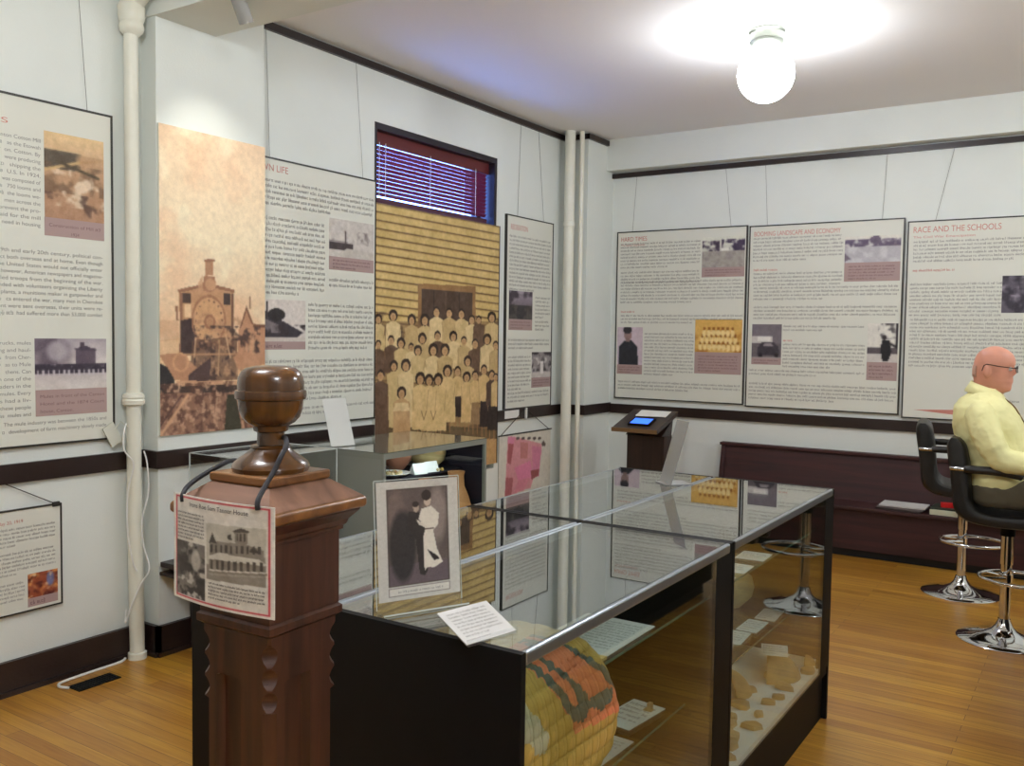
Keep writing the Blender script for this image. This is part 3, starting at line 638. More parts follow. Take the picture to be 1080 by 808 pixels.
b.text(826, 342, 912, 352, .0285, last=.5); b.text(826, 357, 836, 361, .0285, 1, 1); b.text(826, 361, 912, 389, .0285); b.photo(915.5, 341, 945.5, 402, p_soldier, 130, cap=.32); b.text(790, 388, 912, 399, .0285); b.text(790, 402, 945, 427, .0285)
b.done(((.13, .10), (.98, 1.0)), 2.93)
b = Board('history_board', 'framed Race and the Schools text board on the back wall behind the seated man', 'R', -1.220, -.085, 1.003, 2.407, YR)
addtext(b.tb, 'RACE AND THE SCHOOLS', .03, b.H-.075, .042, b.y, width=.56, mi=1); addtext(b.tb, 'The Civil War Emancipation', .03, b.H-.115, .016, b.y, width=.40, mi=1)
b.textf(.03, .09, .97, .21, .0275); b.textf(.03, .235, .28, .255, .0285, 1, 1); b.text(960, 298, 1056, 335, .0275, last=1); b.photo(1057.5, 291, 1092, 330, p_classroom, 130)
b.text(960, 335, 1097, 390, .0275, last=.5)
A = b.at(963, 432); bb_ = b.at(1000, 434)
bm = b.tb; vs = [bm.verts.new(p) for p in ((A[0], b.y, A[1]), (A[0]+.42, b.y, A[1]-.035), (A[0]+.42, b.y, A[1]+.02))]; bm.faces.new(vs).material_index = 1
b.text(1040, 420, 1075, 424, .0275, last=1); b.done(((.17, .28), (.9, .85)), 2.93)

# --- small hanging poster low on left wall
b = Board('hanging_poster', 'small framed text poster hung by a cord low on the left wall', 'L', 1.62, 2.245, .345, .782, XL+.004, .01, .006, cat='poster')
addtext(b.tb, 'May 20, 1919', b.at(24, 548)[0], b.at(24, 551)[1], .014, b.y, mi=1, align='r')
b.textc(-50, 59, 55, 549, 571, .0175); b.textc(-50, 59, 55, 574, 600, .0175); b.photo(29, 606, 61, 633, p_crowd, 200, cap=.26); b.textc(-50, 26, 27, 611, 636, .0175)
b.done()
bm = bmesh.new(); tube(bm, [(b.W-.02, -.012, b.H+.004), (b.W-.32, -.012, .60), (b.W*.5-.02, -.02, .62), (.02, -.012, b.H+.004)], .0022, 6); fin('hanging_cord', bm, DARK, b.o)
bm = bmesh.new(); bx(bm, b.W-.035, b.W-.005, -.018, -.008, b.H-.006, b.H+.014); fin('clip', bm, FRAME, b.o)

# --- hanging quilt-pattern poster right of mural
b = Board('quilt_banner', 'pink patchwork printed banner hung by a cord below the narrow board', 'L', 5.715, 6.48, .08, .785, XL+.004, .006, 0, cat='banner', panel=mat('cream banner cloth', (214, 208, 194), .8, var=.04, vscale=9))
def p_banner(w, h, mp0):
    cr = crop(380, 400, 3.846); mp = lambda x, y: mp0(*cr(x, y)); p = Pic(w, h, (216, 210, 196), mp)
    p.poly([(598, 232), (625, 234), (735, 262), (735, 300), (690, 440), (585, 480)], (214, 150, 156)); p.poly([(598, 232), (628, 234), (622, 262), (598, 262)], (220, 138, 166)); p.poly([(600, 262), (622, 262), (610, 345), (596, 340)], (168, 92, 96))
    p.poly([(650, 255), (680, 258), (678, 320), (648, 322)], (196, 128, 124)); p.poly([(696, 270), (734, 275), (724, 395), (700, 400)], (212, 132, 158)); p.poly([(625, 360), (690, 330), (700, 400), (640, 410)], (222, 134, 166)); p.poly([(690, 370), (725, 365), (722, 390), (694, 408)], (150, 84, 84))
    p.poly([(590, 400), (620, 400), (612, 470), (585, 478)], (176, 104, 108)); p.poly([(640, 410), (690, 400), (660, 450), (625, 460)], (214, 136, 150))
    for x in (638, 660, 684, 706, 726): p.ell(x, 240, 7, 6, (96, 84, 80)); 
    p.poly([(743, 248), (752, 262), (748, 272), (738, 272), (734, 262)], (96, 84, 80))
    return p.noise(7, 5, 4)
b.photo(0, 0, 0, 0, p_banner, 150, bounds=(0, b.W, 0, b.H), name='printed_cloth'); b.done()
box('top_rod', -.01, b.W+.01, -.012, -.004, b.H-.004, b.H+.006, FRAME, b.o)
bm = bmesh.new(); tube(bm, [(.01, -.01, b.H), (.34, -.024, 1.0-.08-.02), (b.W-.03, -.01, b.H)], .003, 6); fin('hanging_cord', bm, FRAME, b.o)
lc = Board('label_card', 'small white label card on the dark chair rail left of the corner pipes', 'L', 5.77, 5.97, .915, .975, XL+.02, .003, 0, cat='card', panel=PAPER); lc.tb.free(); 
bm = bmesh.new(); bx(bm, 6.075, 6.09, 0, .01, .0, .06)
bm.free(); o = box('rail_hook', XL+.02, XL+.035, 6.06, 6.075, .895, .985, WHITE); tag(o, 'white hook clip on the chair rail holding the pink banner cord', 'hook')

# ================================================================== PIPES AND CORDS
pp = thing('standpipe', 'thick white vertical pipe in the left corner before the column', 'pipe', (-3.78, 2.59, 0))
bm = bmesh.new(); tube(bm, [(0, 0, 0), (0, -.01, .7), (0, -.012, 2.95), (.02, .0, 3.03), (.10, .01, 3.09), (.6, .01, 3.12), (6.97, .01, 3.16)], [.034, .033, .031, .033, .033, .033, .033], 20); fin('pipe_body', bm, PIPE, pp, True)
bm = bmesh.new(); lathe(bm, [(.033, 0), (.05, .008), (.052, .025), (.046, .033), (.05, .04), (.046, .055), (.033, .06)], (0, -.012, 1.20)); fin('coupling', bm, PIPE, pp, True)
bm = bmesh.new(); lathe(bm, [(.03, -.04), (.05, -.02), (.056, .0), (.05, .02), (.058, .04), (.06, .09), (.045, .12), (.03, .13)], (0.0, -.008, 2.93)); fin('elbow_fitting', bm, PIPE, pp, True)
bm = bmesh.new(); lathe(bm, [(.034, .0), (.042, .001), (.042, .03), (.034, .034)]); fin('foot_collar', bm, PIPE, pp, True)
def vpipe(name, label, x, y, r, zc=None):
    t = thing(name, label, 'pipe', (x, y, 0)); bm = bmesh.new(); tube(bm, [(0, 0, 0), (0, 0, ZC)], r, 24); fin('pipe_body', bm, PIPE, t, True)
    if zc:
        bm = bmesh.new(); lathe(bm, [(r, 0), (r+.005, .004), (r+.005, .035), (r, .04)], (0, 0, zc)); fin('coupling', bm, PIPE, t, True)
    return t
vpipe('riser_pipe', 'thick white riser pipe in the far corner right of the narrow board', -3.725, 6.545, .043, 2.45)
vpipe('thin_riser_pipe', 'thin white riser pipe right beside the thick corner riser', -3.648, 6.605, .02)
bm = bmesh.new(); a = []
for k, (dy, dx, z) in enumerate(((-.03, .0, 1.12), (-.055, .02, 1.08), (-.06, .03, 1.0), (-.02, .04, .93), (-.045, .03, .8), (-.05, .035, .62), (-.028, .04, .48), (-.01, .045, .43))): a.append((-3.78+dx, 2.57+dy, z))
tube(bm, curvepts(a, 5), .0035, 6); o = fin('wall_cable', bm, WHITE, None, True); tag(o, 'thin white cable hanging down the left side of the corner standpipe', 'cable')
bm = bmesh.new(); a = [(-3.735, 2.60, .99), (-3.725, 2.61, .93), (-3.73, 2.62, .8), (-3.738, 2.59, .66), (-3.735, 2.595, .55), (-3.70, 2.60, .44), (-3.72, 2.57, .37), (-3.745, 2.54, .28), (-3.76, 2.52, .18+.02), (-3.77, 2.52, .2), (-3.775, 2.53, .25)]
tube(bm, curvepts(a, 5), .0035, 6); o = fin('wall_cable', bm, WHITE, None, True); tag(o, 'thin white looped cable hanging down the right side of the corner standpipe', 'cable')
bm = bmesh.new(); M = Matrix.Translation((-3.81, 2.49, 1.07)) @ Matrix.Rotation(.5, 4, 'X'); bx(bm, -.003, .003, -.03, .03, -.05, .05, M=M); tube(bm, [(-3.8, 2.50, 1.10), (-3.79, 2.52, 1.13), (-3.78, 2.55, 1.10)], .003, 6)
o = fin('paper_tag', bm, mat('translucent tag', (214, 214, 200), .5)); tag(o, 'small crumpled white tag tucked beside the standpipe at board height', 'tag')
# floor vent and its cord
v = thing('floor_vent', 'black floor register on the oak floor beside the left baseboard', 'vent', (-3.665, 2.30, 0))
bm = bmesh.new(); bx(bm, -.045, .045, -.10, .10, 0, .005); fin('plate', bm, BLACK, v, bevel=.001)
bm = bmesh.new()
for k in range(14): bx(bm, -.036, .036, -.088+k*.0132, -.082+k*.0132, .005, .008)
fin('grille', bm, mat('vent slats', (36, 38, 42), .5, .5), v)
bm = bmesh.new(); tube(bm, curvepts([(-3.68, 2.19, .008), (-3.72, 2.17, .012), (-3.765, 2.21, .008), (-3.78, 2.35, .006), (-3.785, 2.5, .006), (-3.80, 2.54, .01)], 6), .006, 8)
o = fin('extension_cable', bm, WHITE, None, True); tag(o, 'white cord on the floor from the black vent to the standpipe', 'cord')

# ================================================================== LAMPS
lamp = thing('globe_ceiling_light', 'round white glass globe ceiling light glowing over the showcases', 'ceiling light', (-1.605, 4.95, ZC))
bm = bmesh.new(); lathe(bm, [(.0, 0), (.098, -.001), (.098, -.012), (.088, -.02), (.088, -.055), (.092, -.06), (.09, -.068), (.07, -.09), (.06, -.095), (0, -.096)]); fin('canopy', bm, mat('brushed nickel lamp base', (120, 124, 114), .35, .7), lamp, True)
bm = bmesh.new(); R = .152; lathe(bm, [(0.001 if k == 16 else (.055 if k == 0 else R*math.sin(.38+(PI-.38)*k/16)), -.235+R*math.cos(.38+(PI-.38)*k/16)) for k in range(17)], n=40); fin('glass_globe', bm, emit('glowing opal globe', (245, 249, 255), 50), lamp, True)
FILL_GLOW = emit('added opal globe glow', (243, 249, 255), 98)  # for the added globes out of view, stronger than the visible lamp
for loc_, lab_ in (((-1.6, .75, ZC), 'added unseen globe ceiling light over the near aisle'), ((1.4, 4.9, ZC), 'added unseen globe ceiling light over the stools side'), ((1.2, .2, ZC), 'added unseen globe ceiling light over the entrance side')):
    q = dup(lamp, loc_, label=lab_)
    for ch in q.children:
        if ch.name.startswith('glass_globe'): ch.data = ch.data.copy(); ch.data.materials.clear(); ch.data.materials.append(FILL_GLOW)
# added bulb, out of view above the frame, brightens beam underside and column
bl2 = thing('fill_bulb', 'added unseen bare globe bulb in a white holder under the ceiling beam', 'bulb', (-2.30, 2.72, BZ))
bm = bmesh.new(); lathe(bm, [(0, 0), (.045, 0), (.045, -.015), (.025, -.03), (.02, -.055), (0, -.056)], n=24); fin('holder', bm, WHITE, bl2, True)
bm = bmesh.new(); bmesh.ops.create_uvsphere(bm, u_segments=24, v_segments=16, radius=.042); fin('glass_bulb', bm, emit('added bulb glow', (255, 250, 240), 80), bl2, True, loc=(0, 0, -.09))
# spotlight on the beam
sp = thing('spotlight', 'grey cylindrical spotlight under the white ceiling beam', 'spotlight', (-3.25, 2.77, BZ))
bm = bmesh.new(); M = Matrix.Translation((0, 0, -.04)); tube(bm, [(0, 0, .0), (0, 0, -.03)], .012, 10); fin('stem', bm, ALU, sp)
bm = bmesh.new(); tube(bm, [(.0, -.03, .02), (-.01, .03, -.075)], .033, 24); fin('lamp_can', bm, mat('grey spot can', (150, 150, 146), .5), sp, True)

# ================================================================== SHOWCASE TABLES
ZT = .95; NE = .018
def showcase(y0, y1, x0, x1, label, near=True, deck=None, ledge=.22):
    t = thing('glass_showcase', label, 'showcase', ((x0+x1)/2, (y0+y1)/2, 0), 0, None)
    W, L = (x1-x0)/2, (y1-y0)/2
    bm = bmesh.new(); bx(bm, -W+.02, W-.02, -L+NE, L-NE, 0, ledge); bx(bm, -W, W-.004, -L+NE, L-NE, ledge-.03, ledge); fin('base', bm, BLACK, t)
    box('end_panel', -W, W, -L, -L+NE, 0, ZT, BLACK, t, .001); 
    bm = bmesh.new()   # far end: posts with glass between
    if deck == 'near': bx(bm, -W, W, L-NE, L, 0, ZT)
    else: bx(bm, -W, -W+.03, L-NE, L, 0, ZT); bx(bm, W-.03, W, L-NE, L, 0, ZT); bx(bm, -W+.03, W-.03, L-NE, L, 0, ledge); bx(bm, -W+.03, W-.03, L-NE, L, ledge, ZT-.0)
    fin('end_frame', bm, BLACK, t)
    box('back_panel', -W, -W+.012, -L+NE, L-NE, ledge, ZT-.028, BLACKIN, t)
    box('deck', -W+.014, W-.008, -L+NE, L-NE, ledge+.0005, ledge+.02, mat('deck lining', (232, 232, 230), .8) if deck == 'white' else mat('brown deck lining', (46, 32, 22), .8), t)
    box('front_glass', W-.006, W-.001, -L+NE, L-.128, ledge+.001, ZT-.028, GLASS, t)
    box('front_stile', W-.02, W, L-.127, L-NE, ledge+.001, ZT-.028, BLACK, t)
    box('top_glass', -W+.014, W-.014, -L+NE, L-NE, ZT-.006, ZT-.0005, TGLASS, t)
    bm = bmesh.new()
    for s in (-1, 1): bx(bm, s*W-(.014 if s > 0 else 0), s*W+(.014 if s < 0 else 0), -L+NE, L-NE, ZT-.028, ZT)
    fin('top_rail', bm, ALU, t, bevel=.0045)
    bm = bmesh.new(); bx(bm, -W+.014, W-.05, -L+NE, L-NE, .785, .791); fin('glass_shelf', bm, GLASSC, t)
    bm = bmesh.new(); bx(bm, W-.0515, W-.0495, -L+NE, L-NE, .785, .7912); fin('shelf_edge', bm, GEDGE, t)
    bm = bmesh.new(); bx(bm, -W+.014, W-.13, -L+NE, L-NE, .434, .44); fin('glass_shelf', bm, GLASSC, t)
    bm = bmesh.new(); bx(bm, W-.1315, W-.1295, -L+NE, L-NE, .434, .4402); fin('shelf_edge', bm, GEDGE, t)
    return t
XA, XB, XD = -.898, -1.405, -1.86
s1 = showcase(1.425, 2.588, XB, XA, 'black glass-topped showcase nearest the camera holding the folded quilt', deck='near')
s2 = showcase(2.592, 3.79, XB, XA, 'black glass-topped showcase at the right holding pottery sherds on white lining', deck='white')
s3 = showcase(1.425, 2.588, XD, XB-.006, 'black glass-topped showcase behind the newel post, in the left row', deck='near')
s4 = showcase(2.592, 3.79, XD, XB-.006, 'black glass-topped showcase at the far left end of the block of four', deck='near')

# ---- things inside the near showcase
def paper(name, label, cat, cx, cy, z, w, l, rz=0, m=PAPERG, lines=8, th=.002, group=None, tilt=0):
    t = thing(name, label, cat, (cx, cy, z), rz, group)
    if tilt: t.rotation_euler = (tilt, 0, rz)
    box('sheet', -w/2, w/2, -l/2, l/2, 0, th, m, t)
    bm = bmesh.new(); tb = bmesh.new(); greek(tb, -w*.42, w*.42, l*.42, -l*.42, l*.84/lines, 0)
    for v_ in tb.verts: v_.co = Vector((v_.co.x, v_.co.z, th+.0006))
    bm.free(); fin('print', tb, TXT, t); return t
SZ = .7925
DZ = .2412
paper('text_sheet', 'large typed sheet on the glass shelf above the quilt, under the table glass', 'paper', -1.06, 2.04, SZ, .20, .28, -.0, lines=12)
paper('text_sheet', 'small white sheet tucked beside the quilt on the glass shelf', 'paper', -1.20, 1.90, SZ, .14, .10, .2, PAPER, 5)
o = box('tan_cloth', -1.09, -.955, 1.83, 1.895, SZ-.0005, SZ+.006, mat('tan cloth', (206, 176, 110), .9, bump=.3, bscale=60)); tag(o, 'folded tan cloth on the glass shelf behind the quilt', 'cloth')
S2 = .4415
paper('text_sheet', 'white card with a small tan tab on the lower glass shelf', 'card', -1.125, 2.40, S2, .11, .20, -.12, PAPER, 6)
bm = bmesh.new(); bx(bm, -.012, .014, -.010, .010, 0, .003); bx(bm, .0, .012, -.010, .008, .003, .024); o = fin('wooden_tab', bm, CLAY3, None, loc=(-1.095, 2.45, S2+.0028)); tag(o, 'tiny tan tab standing on the white card in the near showcase', 'tab')
paper('text_sheet', 'large typed sheet on the lower glass shelf right of the hanging quilt', 'paper', -1.13, 2.12, S2, .17, .24, -.05, PAPERG, 11)
paper('text_sheet', 'typed sheet on the lower glass shelf partly under the quilt fold', 'paper', -1.15, 1.86, S2, .17, .22, -.02, PAPERG, 9)
# quilt: thick folded roll draped over the shelf edge and hanging
def quiltmat():
    m = bpy.data.materials.new('patchwork quilt'); m.use_nodes = True; nt = m.node_tree; b_ = nt.nodes['Principled BSDF']
    a = nt.nodes.new('ShaderNodeVertexColor'); a.layer_name = 'ink'; nt.links.new(a.outputs['Color'], b_.inputs['Base Color']); b_.inputs['Roughness'].default_value = .9
    tc = nt.nodes.new('ShaderNodeTexCoord'); vo = nt.nodes.new('ShaderNodeTexVoronoi'); vo.inputs['Scale'].default_value = 38; bp = nt.nodes.new('ShaderNodeBump'); bp.inputs['Strength'].default_value = .35; bp.inputs['Distance'].default_value = .006
    nt.links.new(tc.outputs['Object'], vo.inputs['Vector']); nt.links.new(vo.outputs['Distance'], bp.inputs['Height']); bp.invert = True; nt.links.new(bp.outputs['Normal'], b_.inputs['Normal']); return m
def quilt():
    nu, nvv = 130, 170
    prof = curvepts([(-1.37, .805), (-1.25, .845), (-1.12, .868), (-1.02, .872), (-.955, .862), (-.925, .82), (-.912, .75), (-.910, .68), (-.914, .61), (-.935, .55), (-.965, .50), (-.985, .44), (-.99, .38), (-1.0, .32), (-1.03, .268)], 13)
    idx = np.linspace(0, len(prof)-1.001, nvv+1); V = []
    pz = lambda x, y: (lambda q: (q[1], q[2]))(onx(x, y, -.912))
    cp = lambda cx, cy: pz(540+cx/4.81, 640+cy/4.81)
    def inside(P, y, z):
        r_ = False
        for (a0, b0), (a1, b1) in zip(P, P[1:]+P[:1]):
            if (b0 > z) != (b1 > z) and y < (a1-a0)*(z-b0)/(b1-b0)+a0: r_ = not r_
        return r_
    O, G, Yl, W, T = (212, 124, 84), (98, 102, 90), (186, 152, 76), (176, 172, 148), (176, 122, 76)
    shapes = [([(45, 200), (250, 150), (340, 215), (520, 370), (560, 480), (440, 560), (385, 590), (300, 640), (290, 570), (150, 330), (45, 290)], O),
              ([(120, 255), (215, 280), (300, 350), (375, 430), (385, 500), (345, 575), (290, 575), (250, 480), (180, 375)], G),
              ([(190, 322), (215, 312), (300, 395), (335, 480), (312, 502), (272, 440)], O),
              ([(205, 235), (235, 218), (290, 225), (318, 252), (255, 278), (225, 270)], G),
              ([(315, 215), (350, 222), (450, 290), (530, 370), (545, 430), (500, 422), (450, 335)], G),
              ([(385, 462), (440, 430), (490, 405), (485, 455), (430, 512), (385, 508)], G),
              ([(30, 480), (90, 520), (165, 640), (150, 740), (90, 730), (30, 640)], W)]
    shapes = [([cp(*q) for q in P], c) for P, c in shapes]
    for j in range(nvv+1):
        k = int(idx[j]); t = idx[j]-k; p = prof[k].lerp(prof[min(k+1, len(prof)-1)], t); vv = j/nvv
        z_ = p[1]
        yend = 1.80 if p[0] < -1.0 and vv < .4 else float(np.interp(-z_, [-.87, -.80, -.70, -.62, -.55, -.46, -.36, -.25], [1.80, 1.85, 1.90, 1.885, 1.80, 1.74, 1.72, 1.66]))
        for i in range(nu+1):
            u = i/nu; e_ = (1-u)/.16; rd = math.sqrt(max(0, 1-(1-min(1, e_))**2))
            y = 1.452+(yend-1.452)*u
            gu, gv = abs(math.sin(u*PI*13)), abs(math.sin(vv*PI*24)); puff = .006*(gu*gv)**.5+.004*math.sin(vv*19+u*6)
            x = p[0]; z = p[1]
            if z > .855 or vv < .3: z = z-(1-rd)*.05+puff
            else: x = x-(1-rd)*.075-.008+puff
            V.append((min(x, -.9065), y, max(z, .2625)))
    F = []; C = []
    for j in range(nvv):
        for i in range(nu):
            a = j*(nu+1)+i; F.append((a, a+1, a+nu+2, a+nu+1)); u, v_ = (i+.5)/nu, (j+.5)/nvv
            q = V[a]; c = Yl if q[2] > .50 else ((176, 124, 74) if (int(u*5)+int(v_*13)) % 2 else (188, 150, 92))
            if v_ < .2: c = (204, 170, 100)
            else:
                for P, cc in shapes:
                    if inside(P, q[1], q[2]): c = cc
            gx, gy = (u*13+.5) % 1, (v_*24) % 1
            if gx < .07 or gy < .09: c = tuple(x*.92 for x in c)
            C.append(c)
    me = bpy.data.meshes.new('folded_quilt'); me.from_pydata(V, [], F)
    c = np.array(C, float)/255; c = np.where(c <= .04045, c/12.92, ((c+.055)/1.055)**2.4)
    ca = me.color_attributes.new('ink', 'FLOAT_COLOR', 'CORNER'); cc = np.ones((len(F), 4, 4)); cc[..., :3] = c[:, None]; ca.data.foreach_set('color', cc.ravel())
    for p in me.polygons: p.use_smooth = True
    me.materials.append(quiltmat()); o = bpy.data.objects.new('folded_quilt', me); link(o)
    so = o.modifiers.new('thick', 'SOLIDIFY'); so.thickness = .012; so.offset = -1
    tag(o, 'orange grey and yellow patchwork quilt draped over the showcase shelf', 'quilt')
quilt()

# ---- sherds in the far right showcase
rs = random.Random(11)
def sherd(x, y, s, z, label, hgt=.012, rz=0, m=CLAY3, tall=1.0):
    bm = bmesh.new(); n = rs.randint(5, 8); A = []
    for k in range(n):
        a = 2*PI*k/n+rs.uniform(-.25, .25); r = s*rs.uniform(.65, 1.05); A.append((r*math.cos(a), r*math.sin(a)*.7))
    for zz, kk in ((0, 1), (hgt, .93)):
        pass
    lo = [bm.verts.new((a[0], a[1], 0)) for a in A]; hi = [bm.verts.new((a[0]*.9, a[1]*.9, hgt)) for a in A]; c = bm.verts.new((0, 0, hgt*1.35))
    for k in range(n):
        k2 = (k+1) % n; bm.faces.new((lo[k], lo[k2], hi[k2], hi[k])); bm.faces.new((hi[k], hi[k2], c))
    bm.faces.new(lo[::-1]); o = fin('pottery_sherd', bm, m, None, loc=(x, y, z)); o.rotation_euler = (0, 0, rz)
    return tag(o, label, 'sherd')
spots = [(-.955, 2.78, .035), (-.975, 2.86, .045), (-1.02, 2.93, .05), (-.95, 2.97, .04), (-.96, 3.08, .03), (-1.04, 3.12, .05), (-.965, 3.20, .035), (-.945, 3.27, .03), (-1.07, 3.27, .045), (-.965, 3.38, .05), (-1.04, 3.45, .035), (-.93, 3.60, .04), (-1.03, 3.00, .035), (-.94, 2.70, .035), (-1.0, 2.70, .03), (-1.06, 2.82, .04)]
where = ['lowest', 'second lowest', 'broad', 'pointed', 'small', 'wide', 'flat', 'little', 'thick', 'long', 'squarish', 'farthest']
for i, (x, y, s_) in enumerate(spots):
    o = sherd(x, y, s_, DZ, 'buff pottery sherd lying flat on the white showcase lining', .010+s_*.15, rs.uniform(0, 3)); o['group'] = 'pottery sherds on the white lining'
# big fragments, plinth, cards, round pot
def bowlfrag(x, y, z, R, ang, label, rz, m=CLAY):
    bm = bmesh.new(); n = 18; rings = []
    for j in range(7):
        ph = .15+1.15*j/6; rings.append([(R*math.sin(ph)*math.cos(ang*(k/n-.5)), R*math.sin(ph)*math.sin(ang*(k/n-.5)), R*math.cos(ph)) for k in range(n+1)])
    vs = [[bm.verts.new(p) for p in r_] for r_ in rings]
    for A, B in zip(vs, vs[1:]):
        for k in range(n): bm.faces.new((A[k], A[k+1], B[k+1], B[k]))
    o = fin('bowl_fragment', bm, m, None, True, loc=(x, y, z-R*math.cos(1.3))); o.rotation_euler = (0, 0, rz); so = o.modifiers.new('t', 'SOLIDIFY'); so.thickness = .008; so.offset = -1
    return tag(o, label, 'pottery fragment')
bowlfrag(-1.06, 3.50, DZ, .13, 3.2, 'largest curved tan bowl fragment under the white card in the sherd showcase', .3, CLAY3)
bowlfrag(-1.14, 3.22, DZ+.004, .11, 3.0, 'broad brown bowl fragment behind the sherds nearer the end', .8, CLAY3)
bowlfrag(-.97, 3.70, DZ, .045, 3.0, 'small curved fragment at the far corner of the sherd showcase', .1, CLAY3)
for k, (y, x) in enumerate(((3.08, -1.12), (3.25, -1.11), (3.42, -1.10), (3.60, -1.09))):
    paper('label_card', ('first', 'second', 'third', 'fourth')[k]+' white label card from the near end on the lower glass shelf', 'card', x, y, S2, .08, .155, .05*(k % 2), PAPER, 5)
paper('label_card', 'white label card resting on the large bowl fragment', 'card', -1.03, 3.48, DZ+.102, .10, .13, .3, PAPER, 4)
bm = bmesh.new(); lathe(bm, [(0, 0), (.04, .004), (.085, .05), (.095, .09), (.085, .13), (.05, .155), (.0, .16)], n=28); o = fin('round_pot', bm, CLAY2, None, True, loc=(-1.26, 3.62, S2)); tag(o, 'round tan pot on the lower shelf at the far end of the sherd showcase', 'pot')
for k, y in enumerate((2.72, 2.9, 3.1)):
    paper('label_card', ('nearest', 'middle', 'farthest')[k]+' white card on the glass shelf of the sherd showcase', 'card', -1.0, y, SZ, .10, .12, .05, PAPER, 4)

# ---- objects on the showcase tops
def prism(bm, prof, x0, x1, mi=0):
    """extrude a y/z polygon along x"""
    A = [bm.verts.new((x0, *p)) for p in prof]; B = [bm.verts.new((x1, *p)) for p in prof]; n = len(prof)
    for k in range(n): bm.faces.new((A[k], A[(k+1) % n], B[(k+1) % n], B[k])).material_index = mi
    bm.faces.new(A[::-1]).material_index = mi; bm.faces.new(B).material_index = mi
pa = onz(398, 647, ZT); pb = onz(487, 633, ZT); cx, cy = (pa[0]+pb[0])/2, (pa[1]+pb[1])/2; ang = math.atan2(pb[1]-pa[1], pb[0]-pa[0]); wd = math.hypot(pb[0]-pa[0], pb[1]-pa[1])
fr = thing('photo_stand', 'clear acrylic stand with an old portrait of a standing couple on the near showcase', 'photo stand', (cx, cy, ZT+.0005), ang)
FH = .282; lean = .03
MF = Matrix.Rotation(-math.radians(5), 4, 'X')
bm = bmesh.new(); bx(bm, -wd/2, wd/2, 0, .003, .004, FH, M=MF); bx(bm, -wd/2, wd/2, -.0, .09, 0, .003); bx(bm, -wd/2, wd/2, -.035, 0, .0, .003); fin('acrylic_holder', bm, ACRYL, fr)
def p_couple(w, h, mp):
    p = Pic(w, h, (200, 196, 188)); p.mp = lambda u, v: (u, v)
    p.rect(.12, .065, .87, .885, (86, 76, 70)); p.rect(.135, .075, .855, .875, (98, 86, 82)); n = vnoise(h, w, 24, 4, 2); p.put(np.clip((n-.5)*6, 0, 1)*((p.X/w > .14) & (p.X/w < .85) & (p.Y/h > .08) & (p.Y/h < .7)), (134, 120, 112), .6)
    p.ell(.24, .28, .1, .2, (122, 104, 98), .7, .8); p.ell(.74, .3, .11, .24, (156, 140, 132), .7, .9); p.rect(.135, .7, .855, .87, (104, 90, 94)); p.ell(.3, .55, .16, .3, (50, 46, 46), .9, .5)
    # seated/standing man dark, woman white dress
    p.poly([(.38, .26), (.52, .28), (.6, .45), (.6, .78), (.56, .82), (.5, .8), (.46, .5), (.36, .38)], (56, 50, 48)); p.ell(.475, .235, .035, .04, (176, 156, 140)); p.ell(.47, .205, .04, .025, (60, 50, 46))
    p.poly([(.54, .25), (.66, .23), (.76, .3), (.74, .4), (.68, .44), (.72, .6), (.79, .72), (.68, .76), (.6, .75), (.56, .78), (.55, .5), (.58, .42), (.5, .33)], (222, 214, 200)); p.ell(.615, .18, .045, .05, (196, 176, 158)); p.ell(.605, .135, .06, .045, (58, 48, 44)); p.poly([(.6, .6), (.72, .66), (.75, .69), (.68, .7)], (52, 46, 46)); p.poly([(.47, .33), (.6, .4), (.62, .43), (.5, .38)], (214, 204, 190)); p.rect(.585, .415, .69, .43, (110, 96, 90))
    p.rect(.12, .895, .87, .965, (120, 112, 108)); p.rect(.128, .902, .862, .958, (214, 209, 200))
    return p.noise(5, 4, 3)
g = grid_print('portrait_print', p_couple(110, 170, None), -wd/2+.004, wd/2-.004, .02, FH-.003, 0, fr)
g.rotation_euler = (-math.radians(5), 0, 0); g.location = (0, -.0012, 0)
bm = bmesh.new(); greek(bm, -wd*.26, wd*.28, .043, .034, .009, -.0006, lastfrac=1); o = fin('caption', bm, TXT, fr); o.rotation_euler = g.rotation_euler; o.location = (0, -.0014, 0)
bm = bmesh.new(); bx(bm, -wd/2, wd/2, .0, .003, FH, FH+.0012, M=MF); bx(bm, -wd/2, wd/2, -.036, -.035, 0, .0032); bx(bm, -wd/2-.001, -wd/2, 0, .003, .004, FH, M=MF); bx(bm, wd/2, wd/2+.001, 0, .003, .004, FH, M=MF); fin('polished_edges', bm, ACRE, fr)
